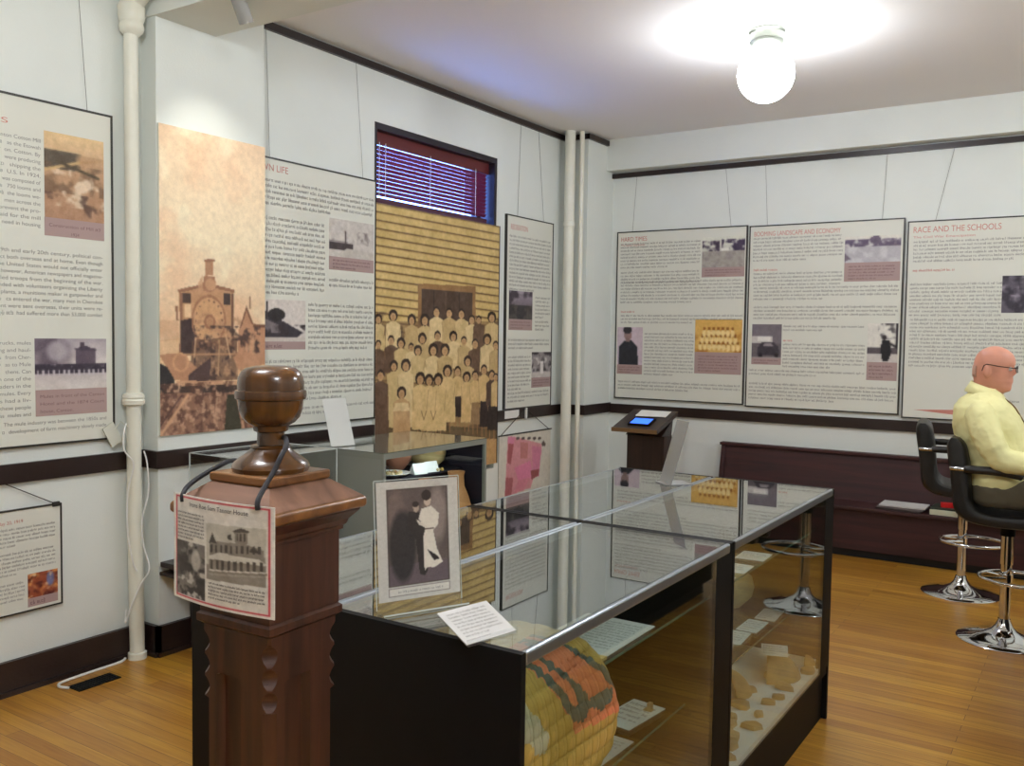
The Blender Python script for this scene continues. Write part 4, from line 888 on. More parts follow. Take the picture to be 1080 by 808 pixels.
# slanted text card near the corner
c0, c1, c2 = onz(493, 682, ZT), onz(543, 667, ZT), None
cang = math.atan2(c1[1]-c0[1], c1[0]-c0[0]); cw = math.hypot(c1[1]-c0[1], c1[0]-c0[0])+.005
cd = thing('slanted_card', 'white typed card on a low slanted acrylic holder at the near showcase corner', 'card', ((c0[0]+c1[0])/2, (c0[1]+c1[1])/2, ZT+.0005), cang)
t_ = math.radians(24); MC = Matrix.Rotation(t_, 4, 'X')
bm = bmesh.new(); bx(bm, -cw/2, cw/2, 0, .10, .002, .004, M=MC); fin('card_sheet', bm, PAPERG, cd)
tb = bmesh.new(); greek(tb, -cw*.4, cw*.4, .092, .012, .0095, 0)
for v_ in tb.verts: v_.co = MC @ Vector((v_.co.x, v_.co.z, .0046))
fin('print', tb, TXT, cd)
bm = bmesh.new(); bx(bm, -cw/2, cw/2, -.004, .10, 0, .002, M=MC); prism(bm, [(.09*math.cos(t_), 0), (.09*math.cos(t_)+.002, 0), (.09*math.cos(t_)+.002, .09*math.sin(t_)), (.09*math.cos(t_), .09*math.sin(t_))], -cw/2, cw/2); bx(bm, -cw/2, cw/2, -.006, -.0, 0, .012); fin('acrylic_holder', bm, ACRYL, cd)
# tall leaning acrylic sign holder at the far end (seen edge on)
q = onz(702, 509, ZT)
ah = thing('sign_holder', 'clear acrylic sign holder seen nearly edge-on on the far showcase', 'sign holder', (-1.50, 3.47, ZT+.0005), math.radians(-42))
ML = Matrix.Rotation(math.radians(14), 4, 'X') 
bm = bmesh.new(); bx(bm, -.055, .055, 0, .004, .003, .27, M=Matrix.Rotation(math.radians(-16), 4, 'X')); bx(bm, -.055, .055, -.02, .10, 0, .003); fin('acrylic_holder', bm, glass('frosty acrylic', (.62, .64, .68), .30, .35), ah)

# ================================================================== NEWEL POST
NX, NY = -1.20, 1.083
def NZ(py, x=281.5): return ony(x, py, NY)[2]
post = thing('newel_post', 'carved dark wooden newel post with a turned ball finial and chamfered cap', 'newel post', (NX, NY, 0), math.radians(2))
def sqring(h, z, ch=0): return [(-h, -h, z), (h, -h, z), (h, h, z), (-h, h, z)]
H0 = .083
bm = bmesh.new()
loft(bm, [sqring(H0, z) for z in (1.075, 1.205)]); loft(bm, [sqring(a_, z) for a_, z in ((H0+.005, 1.2055), (H0+.005, 1.212), (H0+.009, 1.215), (H0+.012, 1.224), (H0+.026, 1.240), (H0+.026, 1.243))])
fin('upper_block', bm, POSTW, post, bevel=.002)
bm = bmesh.new(); loft(bm, [sqring(a_, z) for a_, z in ((.113, 1.2435), (.117, 1.247), (.117, 1.260), (.114, 1.264))]); fin('cap_slab', bm, POSTL, post, bevel=.003)
bm = bmesh.new(); loft(bm, [sqring(a_, z) for a_, z in ((.1135, 1.264), (.070, 1.296))]); fin('cap_slope', bm, CAPW, post, bevel=.001)
zp = 1.2965
bm = bmesh.new(); loft(bm, [sqring(.070, zp), sqring(.0715, zp+.004), sqring(.0715, zp+.014), sqring(.069, zp+.016)]); fin('plinth', bm, POSTL, post, bevel=.0015)
fy = lambda y: NZ(370+y/4.49)
base_z = zp+.016
prof = [(.064, 545), (.066, 525), (.063, 508), (.054, 488), (.044, 470), (.037, 455), (.0335, 443), (.035, 436), (.033, 430), (.0235, 425), (.023, 372), (.029, 364), (.0295, 350), (.030, 342), (.041, 326), (.049, 302), (.0535, 268), (.055, 225), (.0595, 218), (.0605, 200), (.0595, 182), (.0555, 178), (.056, 150), (.0545, 122), (.050, 98), (.042, 80), (.026, 70), (.0001, 68)]
zf = [(r, fy(y)) for r, y in prof]; off = base_z-zf[0][1]
bm = bmesh.new(); lathe(bm, [(r, z+off*(1-(z-zf[0][1])/(zf[-1][1]-zf[0][1]))) for r, z in zf], n=56); fin('finial', bm, FINW, post, True)
# bead and lower shaft
bm = bmesh.new(); loft(bm, [sqring(a_, z) for a_, z in ((H0-.004, 1.052), (H0+.004, 1.058), (H0+.004, 1.070), (H0-.002, 1.075))]); fin('bead_moulding', bm, POSTW, post)
# shaft with scalloped corners and a recessed flute on each face
bm = bmesh.new(); HS = .080; zz = []
def chamf(z):
    # depth of the scalloped corner chamfer by height
    if z > 1.04: return .004
    if z > .925:
        t = (1.04-z)/.115*3; return .003+.015*abs(math.sin(PI*t))**.8
    if z > .12: return .016
    return .004
rings = []
for z in [0, .10, .12]+list(np.linspace(.14, .91, 12))+list(np.linspace(.92, 1.042, 36))+[1.052]:
    c = chamf(z); g_ = .014 if .14 < z < .97 else 0.0; h = HS; f1, f2 = .032, .025
    R_ = []
    for q in range(4):
        a = q*PI/2; ca, sa = math.cos(a), math.sin(a)
        for (u, v_) in ((-h+c, -h), (-f1-.014, -h), (-f2-.014, -h+g_), (f2-.020, -h+g_), (f1-.018, -h), (h-c, -h)):
            R_.append((u*ca-v_*sa, u*sa+v_*ca, z))
    rings.append(R_)
loft(bm, rings); fin('shaft', bm, POSTW, post)
bm = bmesh.new()
for sgn, zc in ((1, .885), (1, .850), (1, .822)):
    lathe(bm, [(0, 0), (.008, .0), (.006, .003), (0, .004)], n=16)
bm.free()
DK = mat('dark carved rosette', (36, 16, 10), .4)
for zc in ():
    bm = bmesh.new(); w_ = .011 if zc > .94 else .008
    vs = [bm.verts.new(p) for p in ((.045-w_, -HS-.001, zc), (.045, -HS-.001, zc-w_), (.045+w_, -HS-.001, zc), (.045, -HS-.001, zc+w_), (.045, -HS-.004, zc))]
    for k in range(4): bm.faces.new((vs[k], vs[(k+1) % 4], vs[4]))
    fin('carved_rosette', bm, DK, post)
# sign hung on the post
SY = NY-.137
k0, k1 = ony(184, 524, SY), ony(288, 655, SY); sw = k1[0]-k0[0]; sh_ = ony(288, 536, SY)[2]-k1[2]
sg = thing('post_sign', 'red-bordered laminated house history sign hung from black cords on the newel post', 'sign', (k0[0], SY, k1[2]), math.radians(1))
def bend(V):
    V = V.copy(); t = V[..., 0]/sw; V[..., 1] -= .012*np.sin(PI*t); V[..., 1] += .0; return V
def p_sign(w, h, mp):
    p = Pic(w, h, (226, 223, 216)); S = 1/1.0
    p.mp = lambda cx, cy: ((cx-17)/(568-17), (cy-(32+(cx-17)*.12))/(630-32+ (cx-17)*.02))
    R_ = (198, 74, 84)
    q = lambda u, v: (17+u*551, 32+u*551*.12+v*(598+u*11))
    for (a0, b0, a1, b1) in ((.03, .018, .97, .032), (.03, .965, .97, .98), (.03, .018, .05, .98), (.95, .018, .97, .98)):
        p.poly([q(a0, b0), q(a1, b0), q(a1, b1), q(a0, b1)], R_)
    p.poly([q(.40, .22), q(.93, .20), q(.93, .72), q(.40, .74)], (196, 192, 180)); p.poly([q(.40, .6), q(.93, .6), q(.93, .72), q(.40, .74)], (150, 142, 132))
    D, Md, Lt = (84, 78, 72), (142, 134, 124), (212, 208, 198)
    # house: body, tower, porch
    p.poly([(258, 300), (300, 290), (440, 300), (520, 330), (535, 470), (250, 470)], Md); p.poly([(252, 300), (272, 245), (296, 300)], D); p.poly([(385, 225), (452, 225), (446, 300), (392, 300)], Md); p.poly([(380, 228), (418, 212), (458, 228), (456, 236), (382, 236)], D); p.rect(396, 242, 404, 285, D); p.rect(414, 242, 422, 285, D); p.rect(432, 242, 440, 285, D)
    p.poly([(455, 340), (478, 305), (500, 350)], D); p.poly([(350, 258), (370, 245), (374, 280), (356, 280)], D); p.poly([(250, 372), (310, 352), (500, 380), (530, 405), (530, 414), (250, 388)], Lt)
    for x in range(262, 500, 26): p.rect(x, 310, x+11, 352, D)
    for x in range(262, 530, 30): p.rect(x, 396, x+14, 448, D)
    p.rect(250, 448, 530, 456, Lt); p.rect(250, 470, 530, 478, (170, 164, 152))
    p.poly([q(.04, .44), q(.385, .44), q(.385, .955), q(.04, .955)], (128, 122, 116)); p.mp0 = p.mp
    n = vnoise(h, w, 14, 4, 3); msk = ((p.X/w > .04) & (p.X/w < .385) & (p.Y/h > .44) & (p.Y/h < .955)); p.put(np.clip((n-.48)*10, 0, 1)*msk, (58, 54, 52), .9); p.put(np.clip((vnoise(h, w, 9, 3, 8)-.6)*10, 0, 1)*msk, (206, 202, 194), .9)
    p.noise(16, 7, 5); p.ell(q(.28, .6)[0], q(.28, .6)[1], 30, 60, (196, 192, 184), .8, .6); p.poly([q(.04, .44), q(.2, .44), q(.1, .8), q(.04, .8)], (70, 66, 62), .6)
    return p.noise(4, 3, 3)
o = grid_print('laminated_print', p_sign(120, 130, None), 0, sw, 0, sh_, 0, sg, bend=bend)
so = o.modifiers.new('t', 'SOLIDIFY'); so.thickness = .0012; so.offset = 1
# lift left side: the sheet hangs slightly lower at its right corner
bm = bmesh.new(); addtext(bm, 'Irons Roe Sam Tanner House', sw*.5, sh_*.90, .0075, 0, width=sw*.58, mi=0, align='c')
greek(bm, sw*.06, sw*.38, sh_*.85, sh_*.58, .0058, 0); greek(bm, sw*.42, sw*.93, sh_*.25, sh_*.07, .0058, 0)
for v_ in bm.verts: v_.co.y = -.012*math.sin(PI*v_.co.x/sw)-.0018
fin('lettering', bm, [TXTD, RED], sg)
CORD = mat('black cord', (34, 32, 36), .7)
MSi = (Matrix.Translation(sg.location) @ Matrix.Rotation(math.radians(1), 4, 'Z')).inverted()
for row in (((193, 529, .942), (193, 521, .944), (199, 512, .966), (214, 501, 1.005), (232, 491, 1.045), (243, 486, 1.10), (252, 486, 1.17)), ((272, 538, .942), (272, 528, .944), (279, 514, .968), (289, 497, .992), (296, 482, 1.005), (302, 470, 1.03), (301, 462, 1.07), (296, 462, 1.12))):
    bm = bmesh.new(); tube(bm, curvepts([MSi @ Vector(ony(*q)) for q in row], 5), [.0042]*1000 if False else .0042, 8); fin('hanging_cord', bm, CORD, sg, True)

# ================================================================== LIT SHOWCASE AND VITRINE ALONG THE LEFT WALL
LX0, LX1, LY0, LY1, LZ = -3.66, -3.05, 3.50, 4.42, .94
lit = thing('lit_showcase', 'grey-framed lit glass showcase of pottery against the wall under the mural', 'showcase', (LX0, LY0, 0))
w_, l_ = LX1-LX0, LY1-LY0
GREY = mat('grey painted metal frame', (128, 132, 124), .4); GREYP = mat('grey case side panel', (134, 138, 130), .5); NAVY = mat('dark navy lining', (15, 16, 34), .8)
bm = bmesh.new(); f = .018
for X in (0, w_-f):
    for Y in (0, l_-f): bx(bm, X, X+f, Y, Y+f, 0, LZ)
for Z in (LZ-.03,):
    bx(bm, f, w_-f, 0, f, Z, LZ-.002); bx(bm, f, w_-f, l_-f, l_, Z, LZ-.002); bx(bm, 0, f, f, l_-f, Z, LZ-.002); bx(bm, w_-f, w_, f, l_-f, Z, LZ-.002)
fin('metal_frame', bm, GREY, lit)
box('side_panel', f, w_-f, .004, .012, .02, LZ-.03, GREYP, lit); box('side_panel', f, w_-f, l_-.012, l_-.004, .02, LZ-.03, GREYP, lit)
bm = bmesh.new(); bx(bm, f, w_-f, .0125, .0135, .236, LZ-.031); bx(bm, f, w_-f, l_-.0135, l_-.0125, .236, LZ-.031); fin('side_lining', bm, NAVY, lit)
box('back_panel', .004, .012, f, l_-f, .02, LZ-.03, NAVY, lit); box('base', .012, w_-.004, .014, l_-.014, .02, .22, GREYP, lit)
box('deck', .014, w_-.012, .014, l_-.014, .2205, .235, NAVY, lit)
box('top_glass', .0, w_, .0, l_, LZ-.0015, LZ+.004, mat('grey glass top', (112, 116, 104), .1, coat=.6), lit)
box('front_glass', w_-.008, w_-.004, f, l_-f, .236, LZ-.03, GLASSC, lit)
box('shelf', .014, .445, .014, l_-.014, .745, .755, NAVY, lit)
bm = bmesh.new(); bx(bm, w_-.075, w_-.055, .10, l_-.20, LZ-.040, LZ-.0305); fin('light_tube', bm, emit('cool case tube light', (240, 246, 255), 20), lit)
def turned(name, prof, m, loc, label, cat, n=32): 
    bm = bmesh.new(); lathe(bm, prof, n=n); o = fin(name, bm, m, None, True, loc=loc); return tag(o, label, cat)
SH = .7555
def Lw(x, y, z): return (LX0+x, LY0+y, z)
turned('pottery_bowl', [(.0, 0), (.035, 0), (.04, .004), (.085, .06), (.092, .10), (.086, .102), (.075, .06), (.03, .012), (0, .01)], mat('pinkish clay', (176, 118, 92), .6, var=.2), Lw(.22, .56, SH), 'wide pinkish clay bowl on the lit case shelf behind the dish', 'bowl')
turned('pottery_bowl', [(.0, 0), (.045, 0), (.05, .004), (.10, .05), (.11, .095), (.10, .12), (.092, .118), (.1, .095), (.09, .05), (.03, .014), (0, .012)], CLAY2, Lw(.30, .75, SH), 'round olive-tan bowl on the lit case shelf at its right end', 'bowl')
turned('pottery_jar', [(0, 0), (.04, 0), (.06, .03), (.062, .06), (.045, .10), (.03, .115), (.034, .125), (.026, .12), (0, .11)], CLAY2, Lw(.26, .16, SH), 'small tan jar at the left end of the lit case shelf', 'jar')
turned('pottery_jar', [(0, 0), (.04, 0), (.07, .04), (.07, .08), (.04, .12), (.03, .13), (0, .125)], mat('mauve clay', (168, 132, 118), .6, var=.2), Lw(.16, .36, SH), 'mauve-brown jar on the lit case shelf behind the white cards', 'jar')
turned('oval_dish', [(0, 0), (.05, 0), (.085, .008), (.105, .02), (.10, .022), (.08, .012), (.0, .005)], WHITE, Lw(.34, .38, SH), 'white dish of small beads on the lit case shelf', 'dish')
turned('oval_dish', [(0, 0), (.05, 0), (.08, .008), (.09, .018), (.085, .02), (.07, .012), (.0, .005)], WHITE, Lw(.12, .80, SH), 'white dish at the right end of the lit case shelf', 'dish')
for k in range(16):
    a = k*2.4; r_ = .012*math.sqrt(k)+.004; bm = bmesh.new(); bmesh.ops.create_icosphere(bm, subdivisions=1, radius=.009+.004*(k % 3)/2)
    o = fin('bead', bm, (CLAY, CLAY2, mat('cream bead', (220, 196, 150), .5))[k % 3], None, True, loc=Lw(.34+r_*math.cos(a), .38+r_*math.sin(a)*1.4, SH+.017)); tag(o, 'small clay or bone bead heaped in the left white dish', 'bead', 'beads in the left white dish')
for k in range(9):
    a = k*2.4; r_ = .012*math.sqrt(k)+.004; bm = bmesh.new(); bmesh.ops.create_icosphere(bm, subdivisions=1, radius=.008+.003*(k % 3)/2)
    o = fin('bead', bm, (mat('gold bead', (214, 178, 96), .5), CLAY2)[k % 2], None, True, loc=Lw(.42+r_*math.cos(a)*.4, .70+r_*math.sin(a)*1.4, SH+.008)); tag(o, 'small golden bead beside the right dish on the lit case shelf', 'bead', 'beads beside the right dish')
for k, y in enumerate((.35, .46)):
    bm = bmesh.new(); prism(bm, [(-.03, 0), (.03, 0), (.0, .06)], -.045, .045); o = fin('tent_card', bm, WHITE, None, loc=Lw(.40, y+.19, SH)); o.rotation_euler = (0, 0, PI/2-.25); tag(o, ('left', 'right')[k]+' white tent card at the middle of the lit case shelf', 'card')
turned('pottery_vase', [(0, 0), (.06, 0), (.09, .08), (.102, .18), (.10, .28), (.075, .37), (.05, .43), (.046, .49), (.052, .515), (.044, .512), (.04, .45), (0, .43)], CLAY, Lw(.495, .775, .2355), 'tall terracotta vase standing on the floor of the lit case at the right', 'vase')
turned('pottery_vase', [(0, 0), (.06, 0), (.09, .08), (.10, .20), (.10, .30), (.06, .40), (.045, .47), (.05, .50), (.042, .50), (.04, .44), (0, .42)], mat('orange clay', (212, 150, 96), .6, var=.12), Lw(.495, .50, .2355), 'orange-tan clay vase on the floor of the lit case at its middle', 'vase')
# white card leaning on top of the lit case
q = onz(360, 468, LZ)
wc = thing('info_card', 'white card in an acrylic holder leaning on top of the lit showcase', 'card', (-3.40, 3.575, LZ+.0045), math.radians(78))
MX = Matrix.Rotation(math.radians(-20), 4, 'X')
bm = bmesh.new(); bx(bm, -.075, .075, 0, .002, .004, .27, M=MX); fin('card_sheet', bm, PAPER, wc)
bm = bmesh.new(); bx(bm, -.077, .077, -.003, -.0005, .002, .275, M=MX); bx(bm, -.077, .077, -.01, .12, 0, .0025); fin('acrylic_holder', bm, ACRYL, wc)
# vitrine
VX0, VX1, VY0, VY1, VZ = -3.705, -3.28, 2.83, 3.40, .96
vt = thing('acrylic_vitrine', 'clear acrylic display cover on a dark moulded base before the column', 'display cover', (VX0, VY0, 0)); a_, b_ = VX1-VX0, VY1-VY0
bm = bmesh.new(); bx(bm, -.0, a_, 0, b_, 0, .38); fin('base_cabinet', bm, DARK, vt)
bm = bmesh.new(); bx(bm, -.0, a_+.03, -.11, b_+.02, .37, .39); bx(bm, -.01, a_+.05, -.165, b_+.03, .39, .408); bx(bm, 0, a_+.03, -.12, b_+.02, .408, .43); bx(bm, -.01, a_+.045, -.16, b_+.03, .43, .455); fin('moulded_top', bm, DARK, vt, bevel=.003)
bm = bmesh.new(); bx(bm, 0, a_, 0, .004, .456, VZ); bx(bm, 0, a_, b_-.004, b_, .456, VZ); bx(bm, 0, .004, .004, b_-.004, .456, VZ); bx(bm, a_-.004, a_, .004, b_-.004, .456, VZ); bx(bm, .004, a_-.004, .004, b_-.004, VZ-.004, VZ); fin('acrylic_cover', bm, ACRYL, vt)
bm = bmesh.new(); e = .0025
for X in (0, a_):
    for Y in (0, b_): bx(bm, X-e, X+e, Y-e, Y+e, .456, VZ)
for Y in (0, b_): bx(bm, e, a_-e, Y-e*.7, Y+e*.7, VZ-.002, VZ+.002)
for X in (0, a_): bx(bm, X-e*.7, X+e*.7, e, b_-e, VZ-.002, VZ+.002)
fin('cover_edges', bm, ACRE, vt)

ct = thing('added_counter', 'added long black counter right of the frame, mirrored darkly in the showcase glass', 'counter', (.40, 4.1, 0))  # added out of view to supply the dark reflection in the case glass
box('body', -.24, .24, -1.5, 1.2, .08, .93, BLACK, ct, .003); box('worktop', -.26, .26, -1.52, 1.22, .931, .96, BLACK, ct, .003); box('toe_kick', -.2, .2, -1.45, 1.15, 0, .079, BLACKIN, ct)

# ================================================================== KIOSK
kx, ky = -2.935, 6.42
ks = thing('lectern_kiosk', 'dark brown lectern kiosk with a small blue-lit screen by the back wall', 'kiosk', (kx, ky, 0))
bm = bmesh.new(); bx(bm, -.155, .155, -.02, .13, .04, .80); bx(bm, -.21, .21, -.10, .19, 0, .04)
prism(bm, [(-.02, .80), (.13, .80), (.16, .93), (-.06, .80+.0)], -.15, .15); fin('pedestal', bm, KIOW, ks, bevel=.002)
prf = [(-.22, .835), (-.22, .865), (.17, .985), (.17, .950)]
bm = bmesh.new(); prism(bm, prf, -.19, .185); fin('sloped_top', bm, KIOW, ks, bevel=.003)
box('front_lip', -.19, .185, -.226, -.2205, .838, .868, mat('brass-brown lip', (120, 92, 58), .4), ks)
sl = math.atan2(.12, .39); MT = Matrix.Translation((0, -.22, .865)) @ Matrix.Rotation(sl, 4, 'X')
bm = bmesh.new(); bx(bm, -.09, .09, .07, .20, .001, .012, M=MT); fin('screen_bezel', bm, BLACK, ks)
bm = bmesh.new(); bx(bm, -.075, .075, .083, .188, .0121, .013, M=MT); fin('screen', bm, emit('blue screen glow', (60, 110, 255), 2.2), ks)
pc = thing('loose_papers', 'white papers lying on the kiosk top behind its blue screen', 'paper', (kx+.02, ky, 0))
bm = bmesh.new(); bx(bm, -.13, .12, .26, .38, .0015, .005, M=MT); bx(bm, -.10, .14, .25, .36, .0055, .008, M=MT @ Matrix.Rotation(.08, 4, 'Z')); fin('sheets', bm, PAPER, pc)

# ================================================================== PEW
pw = thing('wooden_pew', 'long dark reddish wooden pew against the back wall below the boards', 'pew', (-2.56, 6.72, 0))
PL = 3.0
bm = bmesh.new()
prism(bm, [(.0, .06), (.37, .06), (.37, .70), (.32, .70), (.26, .40), (.0, .40)], 0, .035); fin('end_panel', bm, PEWW, pw, bevel=.004)
bm = bmesh.new(); prism(bm, [(.0, .06), (.37, .06), (.37, .70), (.32, .70), (.26, .40), (.0, .40)], PL-.035, PL); fin('end_panel', bm, PEWW, pw, bevel=.004)
bm = bmesh.new(); prism(bm, [(.27, .36), (.31, .36), (.355, .70), (.325, .70)], .036, PL-.036); fin('backrest', bm, PEWW, pw)
bm = bmesh.new(); prism(bm, [(.305, .70), (.378, .70), (.378, .722), (.305, .722)], -.01, PL+.01); fin('top_rail', bm, PEWW, pw, bevel=.004)
bm = bmesh.new(); prism(bm, [(-.02, .345), (.30, .345), (.30, .37), (-.02, .37)], .036, PL-.036); fin('seat', bm, PEWW, pw, bevel=.004)
bm = bmesh.new(); prism(bm, [(.01, .06), (.03, .06), (.03, .344), (.01, .344)], .036, PL-.036); fin('front_panel', bm, PEWW, pw)
bm = bmesh.new(); prism(bm, [(.06, 0), (.30, 0), (.30, .0595), (.06, .0595)], .05, PL-.05); fin('toe_kick', bm, BLACKIN, pw)
# things on the pew
def stack(name, label, cat, x, y, z, sizes, rz, ms):
    t = thing(name, label, cat, (x, y, z), rz); zz = 0
    for k, (w_, l_, h_) in enumerate(sizes):
        bm = bmesh.new(); bx(bm, -w_/2, w_/2, -l_/2, l_/2, zz, zz+h_, M=Matrix.Rotation((k % 3-1)*.05, 4, 'Z')); fin('booklet', bm, ms[k % len(ms)], t); zz += h_+.0004
    return t
def single(name, label, cat, x, y, z, w_, l_, h_, rz, m, bev=.002):
    bm = bmesh.new(); bx(bm, -w_/2, w_/2, -l_/2, l_/2, 0, h_); o = fin(name, bm, m, None, loc=(x, y, z), bevel=bev); o.rotation_euler = (0, 0, rz); return tag(o, label, cat)
MAG = mat('grey magazine cover', (120, 112, 112), .4); MAG2 = mat('dark magazine cover', (70, 58, 56), .4)
for k in range(3):
    single('magazine', ('bottom dark', 'middle grey', 'top pale')[k]+' magazine of the small pile on the pew seat', 'magazine', -1.16+.01*k, 6.835, .3705+k*.0125, .30, .20, .011, -.10+.05*k, (MAG2, MAG, PAPERG)[k])
single('white_box_lid', 'long low cream box on the pew seat behind the stools', 'box', -.66, 6.84, .3705, .60, .22, .035, -.03, mat('cream cardboard', (206, 204, 176), .7))
single('green_folder', 'dark green folder lying on the cream box on the pew', 'folder', -.83, 6.85, .406, .26, .20, .012, -.05, mat('dark green cover', (34, 44, 32), .5))
single('red_box', 'small bright red box on the green folder on the pew', 'box', -.865, 6.82, .4185, .08, .06, .03, .2, mat('bright red', (200, 22, 22), .4))

# ================================================================== BAR STOOLS
def stool(loc, label, rz=0):
    t = thing('bar_stool', label, 'stool', loc, rz)
    bm = bmesh.new(); lathe(bm, [(0, 0), (.222, 0), (.225, .004), (.22, .009), (.16, .018), (.10, .034), (.06, .055), (.04, .08), (.032, .105), (.03, .115), (0, .116)], n=48); fin('base', bm, CHROME, t, True)
    bm = bmesh.new(); lathe(bm, [(.026, .11), (.026, .40), (.031, .402), (.031, .55)], n=24); fin('pole', bm, CHROME, t, True)
    bm = bmesh.new(); lathe(bm, [(.0, .55), (.036, .551), (.036, .60), (.07, .615), (.09, .63), (0, .635)], n=24); fin('seat_mount', bm, BLACK, t, True)
    bm = bmesh.new(); c = [(.06+.185*math.cos(a), .165*math.sin(a), .33) for a in [2*PI*k/40 for k in range(40)]]; tube(bm, c, .010, 10, closed=True)
    tube(bm, [(0, .03, .33), (-.10, .08, .33)], .008, 8); tube(bm, [(0, -.03, .33), (-.10, -.08, .33)], .008, 8); lathe(bm, [(.026, .31), (.034, .312), (.034, .35), (.026, .352)]); fin('footrest', bm, CHROME, t, True)
    # padded L-shaped shell: profile in x/z swept in y with rounded ends
    outer = [(.22, .635), (.16, .622), (.0, .618), (-.12, .624), (-.19, .645), (-.235, .69), (-.25, .78), (-.262, .88), (-.278, .98), (-.28, 1.03), (-.262, 1.06)]
    inner = [(.235, .665), (.20, .692), (.0, .682), (-.08, .686), (-.125, .702), (-.152, .74), (-.160, .80), (-.166, .88), (-.180, .97), (-.195, 1.03), (-.225, 1.06)]
    o1 = [v for v in curvepts([(x, 0, z) for x, z in outer], 4)]; i1 = [v for v in curvepts([(x, 0, z) for x, z in inner], 4)]
    prof = [(v.x, v.z) for v in o1]+[(v.x, v.z) for v in i1[::-1]]
    bm = bmesh.new(); rings = []; cxm = sum(p[0] for p in prof)/len(prof)
    mid = [((a.x+b_.x)/2, (a.z+b_.z)/2) for a, b_ in zip(o1, i1)]; mid = mid+mid[::-1]
    for y, k in ((-.215, .35), (-.212, .7), (-.20, .93), (-.17, 1), (.17, 1), (.20, .93), (.212, .7), (.215, .35)):
        rings.append([(m_[0]+(p[0]-m_[0])*k, y, m_[1]+(p[1]-m_[1])*k) for p, m_ in zip(prof, mid)])
    loft(bm, rings); fin('padded_seat', bm, VINYL, t, True)
    for s in (-1, 1):
        a = thing('armrest', None, None); a.parent = t
        Y = s*.232
        bm = bmesh.new(); tube(bm, curvepts([(-.245, s*.19, .905), (-.25, s*.215, .906), (-.21, Y, .907), (-.10, Y, .905), (.03, Y, .90), (.10, Y, .88), (.155, Y, .83), (.175, Y*.98, .76), (.16, s*.20, .68), (.12, s*.16, .642)], 6), .011, 12); fin('chrome_tube', bm, CHROME, a, True)
        bm = bmesh.new(); L_ = curvepts([(-.19, Y, .909), (-.05, Y, .908), (.05, Y, .898), (.075, Y, .888)], 6); tube(bm, L_, [.015]+[.021]*(len(L_)-2)+[.015], 14); fin('arm_pad', bm, VINYL, a, True)
    return t
st = stool((-.385, 5.33, 0), 'black padded bar stool with chrome arms under the seated man')
dup_st = stool((-.69, 6.17, 0), 'empty black bar stool with chrome arms standing nearer the pew', math.radians(8))

# ================================================================== PERSON
PX, PY = -.385, 5.33      # stool centre; person faces +X
def ringz(c, rx, ry, z, n=28, p=.92): return ell((c, PY, z), (1, 0, 0), (0, 1, 0), rx, ry, n, p)
def head_bm():
    bm = bmesh.new(); n = 48
    # z, back x, front x, half width
    S = [(1.245, -.575, -.440, .058), (1.27, -.577, -.442, .058), (1.292, -.576, -.428, .058), (1.302, -.574, -.402, .052), (1.312, -.573, -.397, .056), (1.325, -.572, -.396, .062), (1.338, -.572, -.398, .066), (1.350, -.573, -.3935, .0685), (1.362, -.575, -.396, .0705), (1.378, -.577, -.395, .0725), (1.395, -.578, -.393, .0745), (1.412, -.578, -.390, .076), (1.425, -.577, -.389, .077), (1.438, -.576, -.383, .0775), (1.452, -.574, -.381, .0775), (1.470, -.570, -.384, .076), (1.488, -.562, -.392, .072), (1.503, -.551, -.405, .065), (1.516, -.535, -.422, .054), (1.526, -.515, -.443, .038), (1.532, -.495, -.462, .018), (1.5335, -.483, -.474, .006)]
    rings = []
    for z, xb, xf, w in S:
        c = (xb+xf)/2; r = (xf-xb)/2; R_ = []
        for k in range(n):
            a = 2*PI*k/n; ca, sa = math.cos(a), math.sin(a)
            x = c+r*ca; y = w*math.copysign(abs(sa)**.85, sa)
            # narrower face towards the front
            if ca > 0: y *= 1-.16*ca
            # nose
            g_ = math.exp(-(y/.0125)**2)*(ca > 0)
            if 1.355 < z < 1.425: x += g_*.020*math.sin(PI*min(1, (1.430-z)/.055)/1.0)*1.0 if z > 1.372 else g_*.006
            # eye sockets
            if 1.40 < z < 1.432 and ca > 0: x -= .007*math.exp(-((abs(y)-.03)/.014)**2)
            # lips
            if 1.328 < z < 1.352 and ca > 0: x += .004*math.exp(-(y/.022)**2)
            R_.append((x, PY+y, z))
        rings.append(R_)
    loft(bm, rings)
    for s in (-1, 1):   # ears
        e = [ell((-.503-.002*j, PY+s*(.072+.004*j), 1.405), (1, 0, .15), (0, 0, 1), .018*k, .034*k, 16) for j, k in ((0, .8), (1, 1), (2, 1.05), (3, .9), (4, .5))]
        loft(bm, e)
    return bm
def limb(bm, pts, rs_, n=16):
    tube(bm, pts, rs_, n)
def hand(bm, wrist, d, up, s):
    """palm and five bent fingers; d = forward, up = back of the hand, s = thumb side sign"""
    d = Vector(d).normalized(); up = Vector(up).normalized(); sd = up.cross(d)*s; w = Vector(wrist)
    pc = w+d*.045; rings = [ell(w+d*t, sd, up, a_, b_, 14) for t, a_, b_ in ((-.02, .027, .021), (.01, .032, .018), (.04, .041, .016), (.075, .042, .014), (.092, .036, .010))]
    loft(bm, rings)
    for k, L_ in enumerate((.070, .078, .072, .056)):
        b0 = w+d*.082+sd*(.031-.0205*k); c = [b0, b0+d*L_*.45-up*.006, b0+d*L_*.75-up*.022, b0+d*L_*.88-up*.040]; tube(bm, c, [.0092, .0088, .008, .0065], 10)
    b0 = w+d*.025+sd*.030; tube(bm, [b0, b0+d*.025+sd*.022-up*.006, b0+d*.052+sd*.030-up*.016, b0+d*.072+sd*.028-up*.024], [.012, .011, .0098, .0075], 10)
bm = head_bm()
